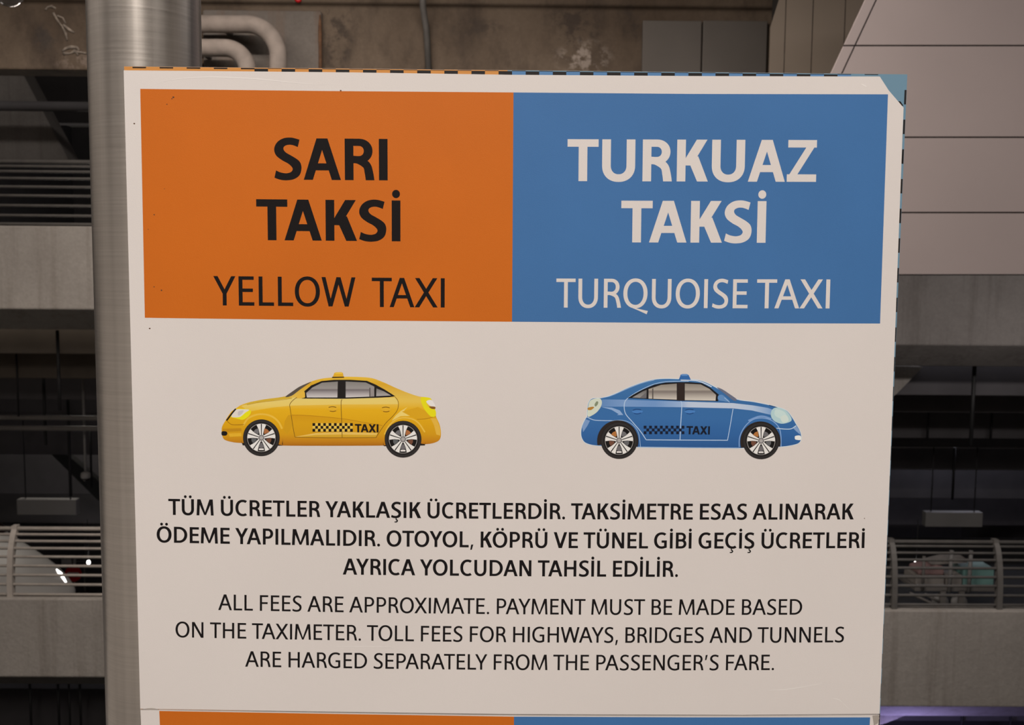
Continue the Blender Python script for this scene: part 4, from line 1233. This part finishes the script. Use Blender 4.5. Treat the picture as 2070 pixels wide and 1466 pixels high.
p.put([closed([(725, 318), (770, 272), (800, 266), (806, 296), (802, 318), (760, 324)], 4)], (224, 176, 62))
p.stroke([(735, 316), (700, 342), (674, 376), (676, 410), (690, 500), (704, 590), (718, 662)], 4.5, (112, 78, 14))
p.stroke([(718, 663), (1000, 668), (1424, 666), (1445, 630)], 4.5, (140, 96, 16), 0)
p.stroke([(1424, 666), (1460, 610), (1510, 540), (1570, 480), (1608, 430), (1620, 380), (1612, 340), (1590, 312)], 4.5, (130, 90, 16))
p.stroke([(1130, 335), (1120, 360), (1124, 500), (1130, 664)], 5, (120, 84, 14))
for hx, hy in ((1000, 415), (1465, 418)):
    p.put([closed([(hx, hy + 3), (hx + 30, hy - 8), (hx + 84, hy - 4), (hx + 92, hy + 6), (hx + 74, hy + 18), (hx + 24, hy + 18)], 4)], (222, 168, 40))
    p.stroke([(hx + 12, hy - 12), (hx + 44, hy - 18), (hx + 78, hy - 12)], 5, (92, 62, 10))
    p.stroke([(hx + 22, hy + 20), (hx + 50, hy + 24), (hx + 76, hy + 18)], 6, (130, 86, 14))
p.put([[(1042, 146), (1052, 128), (1062, 102), (1080, 97), (1122, 96), (1136, 103), (1142, 134), (1146, 146)]], (220, 166, 40))
p.put([[(1040, 147), (1043, 137), (1146, 135), (1147, 144)]], (60, 40, 12))
p.put([[(1066, 104), (1082, 99), (1122, 98), (1133, 105), (1128, 112), (1070, 112)]], (232, 190, 70))
# wheels
p.put([[q for q in circ(432, 672, 180, 60, 160, 375) if q[1] < 740] + [(612, 736), (560, 722), (300, 712), (254, 714)]], (24, 18, 16))
p.put([[q for q in circ(1671, 690, 184, 60, 164, 374)] + [(1854, 724), (1800, 716), (1520, 732), (1488, 736)]], (24, 18, 16))
TY = [(54, (168, 104, 62)), (126, (110, 106, 108)), (198, (92, 92, 94)), (342, (112, 70, 52)), (270, (110, 104, 106))]
wheel(p, 426, 668, 160, 122, TY); wheel(p, 1660, 680, 160, 122, TY)
chequer(p, 872, 540, 1222, 614, (22, 14, 10), (228, 186, 76))
pic_text(p, 'TAXI', 1241, 1446, 618, 70, (26, 18, 14))
o = p.i.build('taxi_picture', M['print'], poster); o['label'] = 'printed yellow taxi facing left'

# blue taxi, nose to the right
p = Pic(1160, 730, 4.3125, YT2)
body = closed([(195, 735), (110, 715), (78, 685), (64, 640), (70, 575), (98, 510), (116, 482), (118, 430), (126, 375), (155, 330), (235, 324), (300, 308), (380, 276), (480, 230), (600, 186), (700, 162), (800, 155),
               (920, 158), (1050, 164), (1120, 176), (1200, 212), (1300, 268), (1420, 335), (1560, 356), (1700, 384), (1770, 402), (1850, 432), (1900, 492), (1938, 556), (1966, 604), (1978, 650), (1974, 692),
               (1950, 718), (1880, 736), (1790, 746), (1620, 752), (1450, 757), (1000, 754), (560, 749), (380, 742)], 4)
p.put(ribbon(body + [body[0]], 10), (206, 214, 226))
p.grad(body, [(150, (64, 112, 164)), (330, (54, 103, 158)), (500, (54, 103, 160)), (640, (47, 95, 154)), (750, (42, 86, 142))])
p.grad([(245, 334), (440, 336), (940, 352), (1385, 366), (1560, 386), (1690, 408), (1748, 430), (1722, 470), (1550, 430), (1385, 412), (935, 402), (440, 397), (240, 398), (232, 370)],
       [(240, (96, 132, 182)), (440, (120, 150, 196)), (700, (110, 144, 194)), (940, (150, 172, 208)), (1000, (186, 194, 214)), (1380, (190, 196, 214)), (1560, (176, 190, 214)), (1740, (120, 152, 198))], 0, 40)
p.stroke([(240, 322), (330, 300), (480, 235), (600, 190), (700, 166)], 4, (150, 176, 212))
p.stroke([(930, 166), (1060, 170), (1130, 190), (1200, 224)], 9, (198, 206, 222))
p.stroke([(470, 322), (560, 264), (700, 200), (830, 178), (1000, 176)], 5, (170, 190, 218))
# tail shapes
p.put([[(240, 400), (330, 405), (400, 430), (430, 470), (360, 470), (300, 500), (410, 505), (500, 540), (420, 490), (340, 490), (390, 462), (330, 425)]], (140, 166, 206))
p.put([[(70, 570), (100, 506), (140, 520), (120, 560), (80, 620)]], (120, 148, 192))
p.stroke([(116, 488), (170, 512), (240, 518), (330, 519)], 6, (180, 196, 222))
p.put(ribbon(spline([(330, 520), (420, 516), (500, 545), (560, 620), (580, 745)], 5), 5), (150, 176, 212))
p.put(ribbon(spline([(1440, 750), (1445, 660), (1490, 570), (1560, 510), (1640, 496), (1720, 516), (1780, 570), (1802, 640), (1804, 744)], 5), 8), (130, 160, 206))
p.put(ribbon(spline([(1520, 520), (1600, 486), (1660, 484), (1720, 505)], 5), 14), (120, 152, 202))
p.put([[(1935, 560), (1968, 610), (1970, 640), (1935, 610), (1905, 580)]], (130, 156, 196))
p.stroke([(1765, 584), (1830, 592), (1892, 590), (1936, 562)], 7, (190, 204, 226))
p.stroke([(1700, 384), (1760, 402), (1800, 420)], 6, (30, 56, 100))
# lamps
p.put([closed([(128, 380), (150, 338), (220, 325), (243, 350), (236, 395), (200, 445), (150, 478), (122, 484), (119, 440)], 4)], (206, 208, 192))
p.put([closed([(196, 352), (212, 356), (206, 380), (188, 396), (180, 380)], 4)], (130, 136, 110))
p.put([closed([(121, 408), (160, 398), (176, 404), (150, 426), (122, 424)], 4)], (176, 122, 50))
p.put([closed([(1726, 425), (1770, 404), (1848, 432), (1896, 500), (1880, 530), (1810, 546), (1745, 522), (1716, 475)], 4)], (176, 200, 204))
p.put([closed([(1760, 420), (1830, 440), (1850, 480), (1800, 500), (1750, 470)], 4)], (196, 212, 210))
p.put([closed([(1800, 490), (1850, 470), (1870, 520), (1820, 535)], 4)], (206, 214, 208))
p.put([closed([(1930, 652), (1972, 650), (1976, 686), (1932, 684), (1924, 668)], 4)], (232, 232, 238))
# glasshouse
p.put([[(470, 322), (520, 290), (600, 248), (700, 206), (800, 187), (900, 184), (1010, 183), (1115, 192), (1190, 232), (1262, 292), (1256, 350), (900, 344)]], (22, 20, 24))
GB = [(195, (134, 124, 116)), (252, (168, 156, 146)), (262, (118, 106, 102)), (300, (170, 158, 150)), (345, (208, 196, 186))]
p.grad([(508, 317), (600, 264), (634, 250), (632, 324)], [(250, (96, 92, 92)), (320, (150, 144, 142))], step=9)
p.put([[(575, 318), (632, 270), (632, 324)]], (104, 100, 104))
p.grad([(650, 244), (760, 207), (896, 196), (896, 336), (650, 327)], GB, step=9)
p.put([[(682, 240), (692, 236), (692, 328), (682, 328)]], (84, 76, 74))
p.grad([(966, 196), (1105, 203), (1180, 242), (1238, 294), (1234, 345), (966, 340)], GB, step=9)
p.put([[(904, 190), (960, 190), (964, 346), (898, 344)]], (44, 32, 30))
p.put([closed([(1246, 232), (1290, 244), (1360, 290), (1420, 334), (1392, 344), (1330, 296)], 3)], (104, 106, 126))
p.put([closed([(1256, 305), (1282, 293), (1308, 304), (1356, 352), (1300, 348), (1258, 338)], 4)], (96, 136, 186))
p.stroke([(1310, 318), (1356, 358)], 5, (160, 184, 214), 0)
# door lines
LW = (178, 196, 224)
p.stroke([(470, 324), (446, 350), (438, 400), (452, 462), (510, 530), (580, 612), (628, 684)], 7, LW)
p.stroke([(628, 686), (900, 688), (1338, 690)], 7, LW, 0)
p.stroke([(1338, 692), (1362, 560), (1386, 416)], 6, LW, 0)
p.stroke([(930, 350), (940, 380), (930, 560), (924, 686)], 7, LW)
p.stroke([(560, 748), (1000, 754), (1440, 757)], 5, (150, 176, 212), 0)
for hx, hy in ((505, 438), (962, 438)):
    p.put([closed([(hx, hy), (hx + 30, hy - 10), (hx + 80, hy - 8), (hx + 96, hy), (hx + 76, hy + 16), (hx + 26, hy + 16)], 4)], (70, 122, 186))
    p.stroke([(hx + 8, hy - 10), (hx + 40, hy - 19), (hx + 80, hy - 15)], 6, (26, 62, 116))
    p.stroke([(hx + 18, hy + 17), (hx + 48, hy + 21), (hx + 80, hy + 14)], 6, (26, 62, 120))
p.put([[(914, 160), (922, 142), (930, 118), (945, 113), (985, 113), (998, 120), (1012, 148), (1018, 163)]], (48, 100, 164))
p.put([[(934, 118), (946, 114), (985, 114), (994, 120), (990, 128), (938, 128)]], (96, 140, 194))
p.put([circ(382, 696, 180, 60, 168, 374) + [(556, 748), (520, 735), (240, 728), (203, 734)]], (40, 32, 30))
p.put([circ(1625, 702, 176, 60, 163, 375) + [(1795, 746), (1750, 738), (1480, 752), (1450, 758)]], (40, 32, 30))
TB = [(126, (176, 112, 58)), (54, (110, 106, 108)), (342, (100, 98, 100)), (198, (112, 72, 56)), (270, (110, 104, 106))]
wheel(p, 394, 692, 160, 122, TB); wheel(p, 1630, 694, 160, 122, TB)
chequer(p, 608, 563, 962, 635, (14, 22, 44))
pic_text(p, 'TAXI', 980, 1184, 636, 70, (16, 24, 44))
o = p.i.build('taxi_picture', M['print'], poster); o['label'] = 'printed blue taxi facing right'

# ---- specks and scuffs on the sheet
random.seed(3)
for x, y, r in ((351, 197, 2.4), (348, 200, 1.4), (338, 211, 1.4), (272, 250, 1.7), (312, 434, 1.6), (300, 464, 1), (312, 580, 1.2), (327, 587, 1.9), (303, 664, 2), (689, 183.5, 2), (333, 382, .9), (1747, 1048, 1)):
    i = Ink(YT2 - .00002)
    i.tris(*union([[plane(x + r * random.uniform(.6, 1.2) * math.cos(a), y + r * random.uniform(.5, 1.1) * math.sin(a)) for a in (k * math.pi / 4 for k in range(8))]]))
    i.build('dirt_speck', M['dirt'], poster)
def pale(P, w):
    q = spline([plane(*p_) for p_ in P], 6); 
    return ribbon([(a, b__, w * 5.8e-4 * math.sin(math.pi * (k + .6) / (len(q) + .2)) + 1e-4) for k, (a, b__) in enumerate(q)], 1)
for P, w, nm, mt in (([(1552, 1395), (1585, 1394), (1620, 1389), (1662, 1381)], 2.2, 'scratch', 'scratch'), ([(1682, 1411), (1695, 1414), (1702, 1420)], 1.8, 'scratch', 'scratch'), ([(1703, 1421), (1716, 1433)], 1.2, 'scratch', 'scratch'),
             ([(320, 168), (360, 160), (430, 156), (520, 160), (600, 168), (660, 172)], 1.8, 'scratch', 'scratch'), ([(660, 1308), (740, 1307), (800, 1309)], 1.4, 'scratch', 'scratch'), ([(1740, 170), (1752, 176)], 3, 'scratch', 'scratch'),
             ([(284, 1434.5), (306, 1433), (322, 1434.5)], 3.5, 'seam_mark', 'gray_mark'), ([(322, 1434.8), (660, 1440), (1035, 1445), (1500, 1446.6), (1762, 1445.6)], 1.6, 'seam_mark', 'gray_mark')):  # last two are grey lines along the seam
    i = Ink(YT2 - .00002)
    i.tris(*union(pale(P, w)))
    i.build(nm, M[mt], poster)
i = Ink(YT2 - .00002)
i.tris(*union([[plane(*q_) for q_ in ((1763, 1446), (1776, 1445), (1777, 1452), (1774, 1462), (1766, 1466))]]))
i.build('seam_mark', M['gray_mark'], lower)  # grey patch at the peeled corner
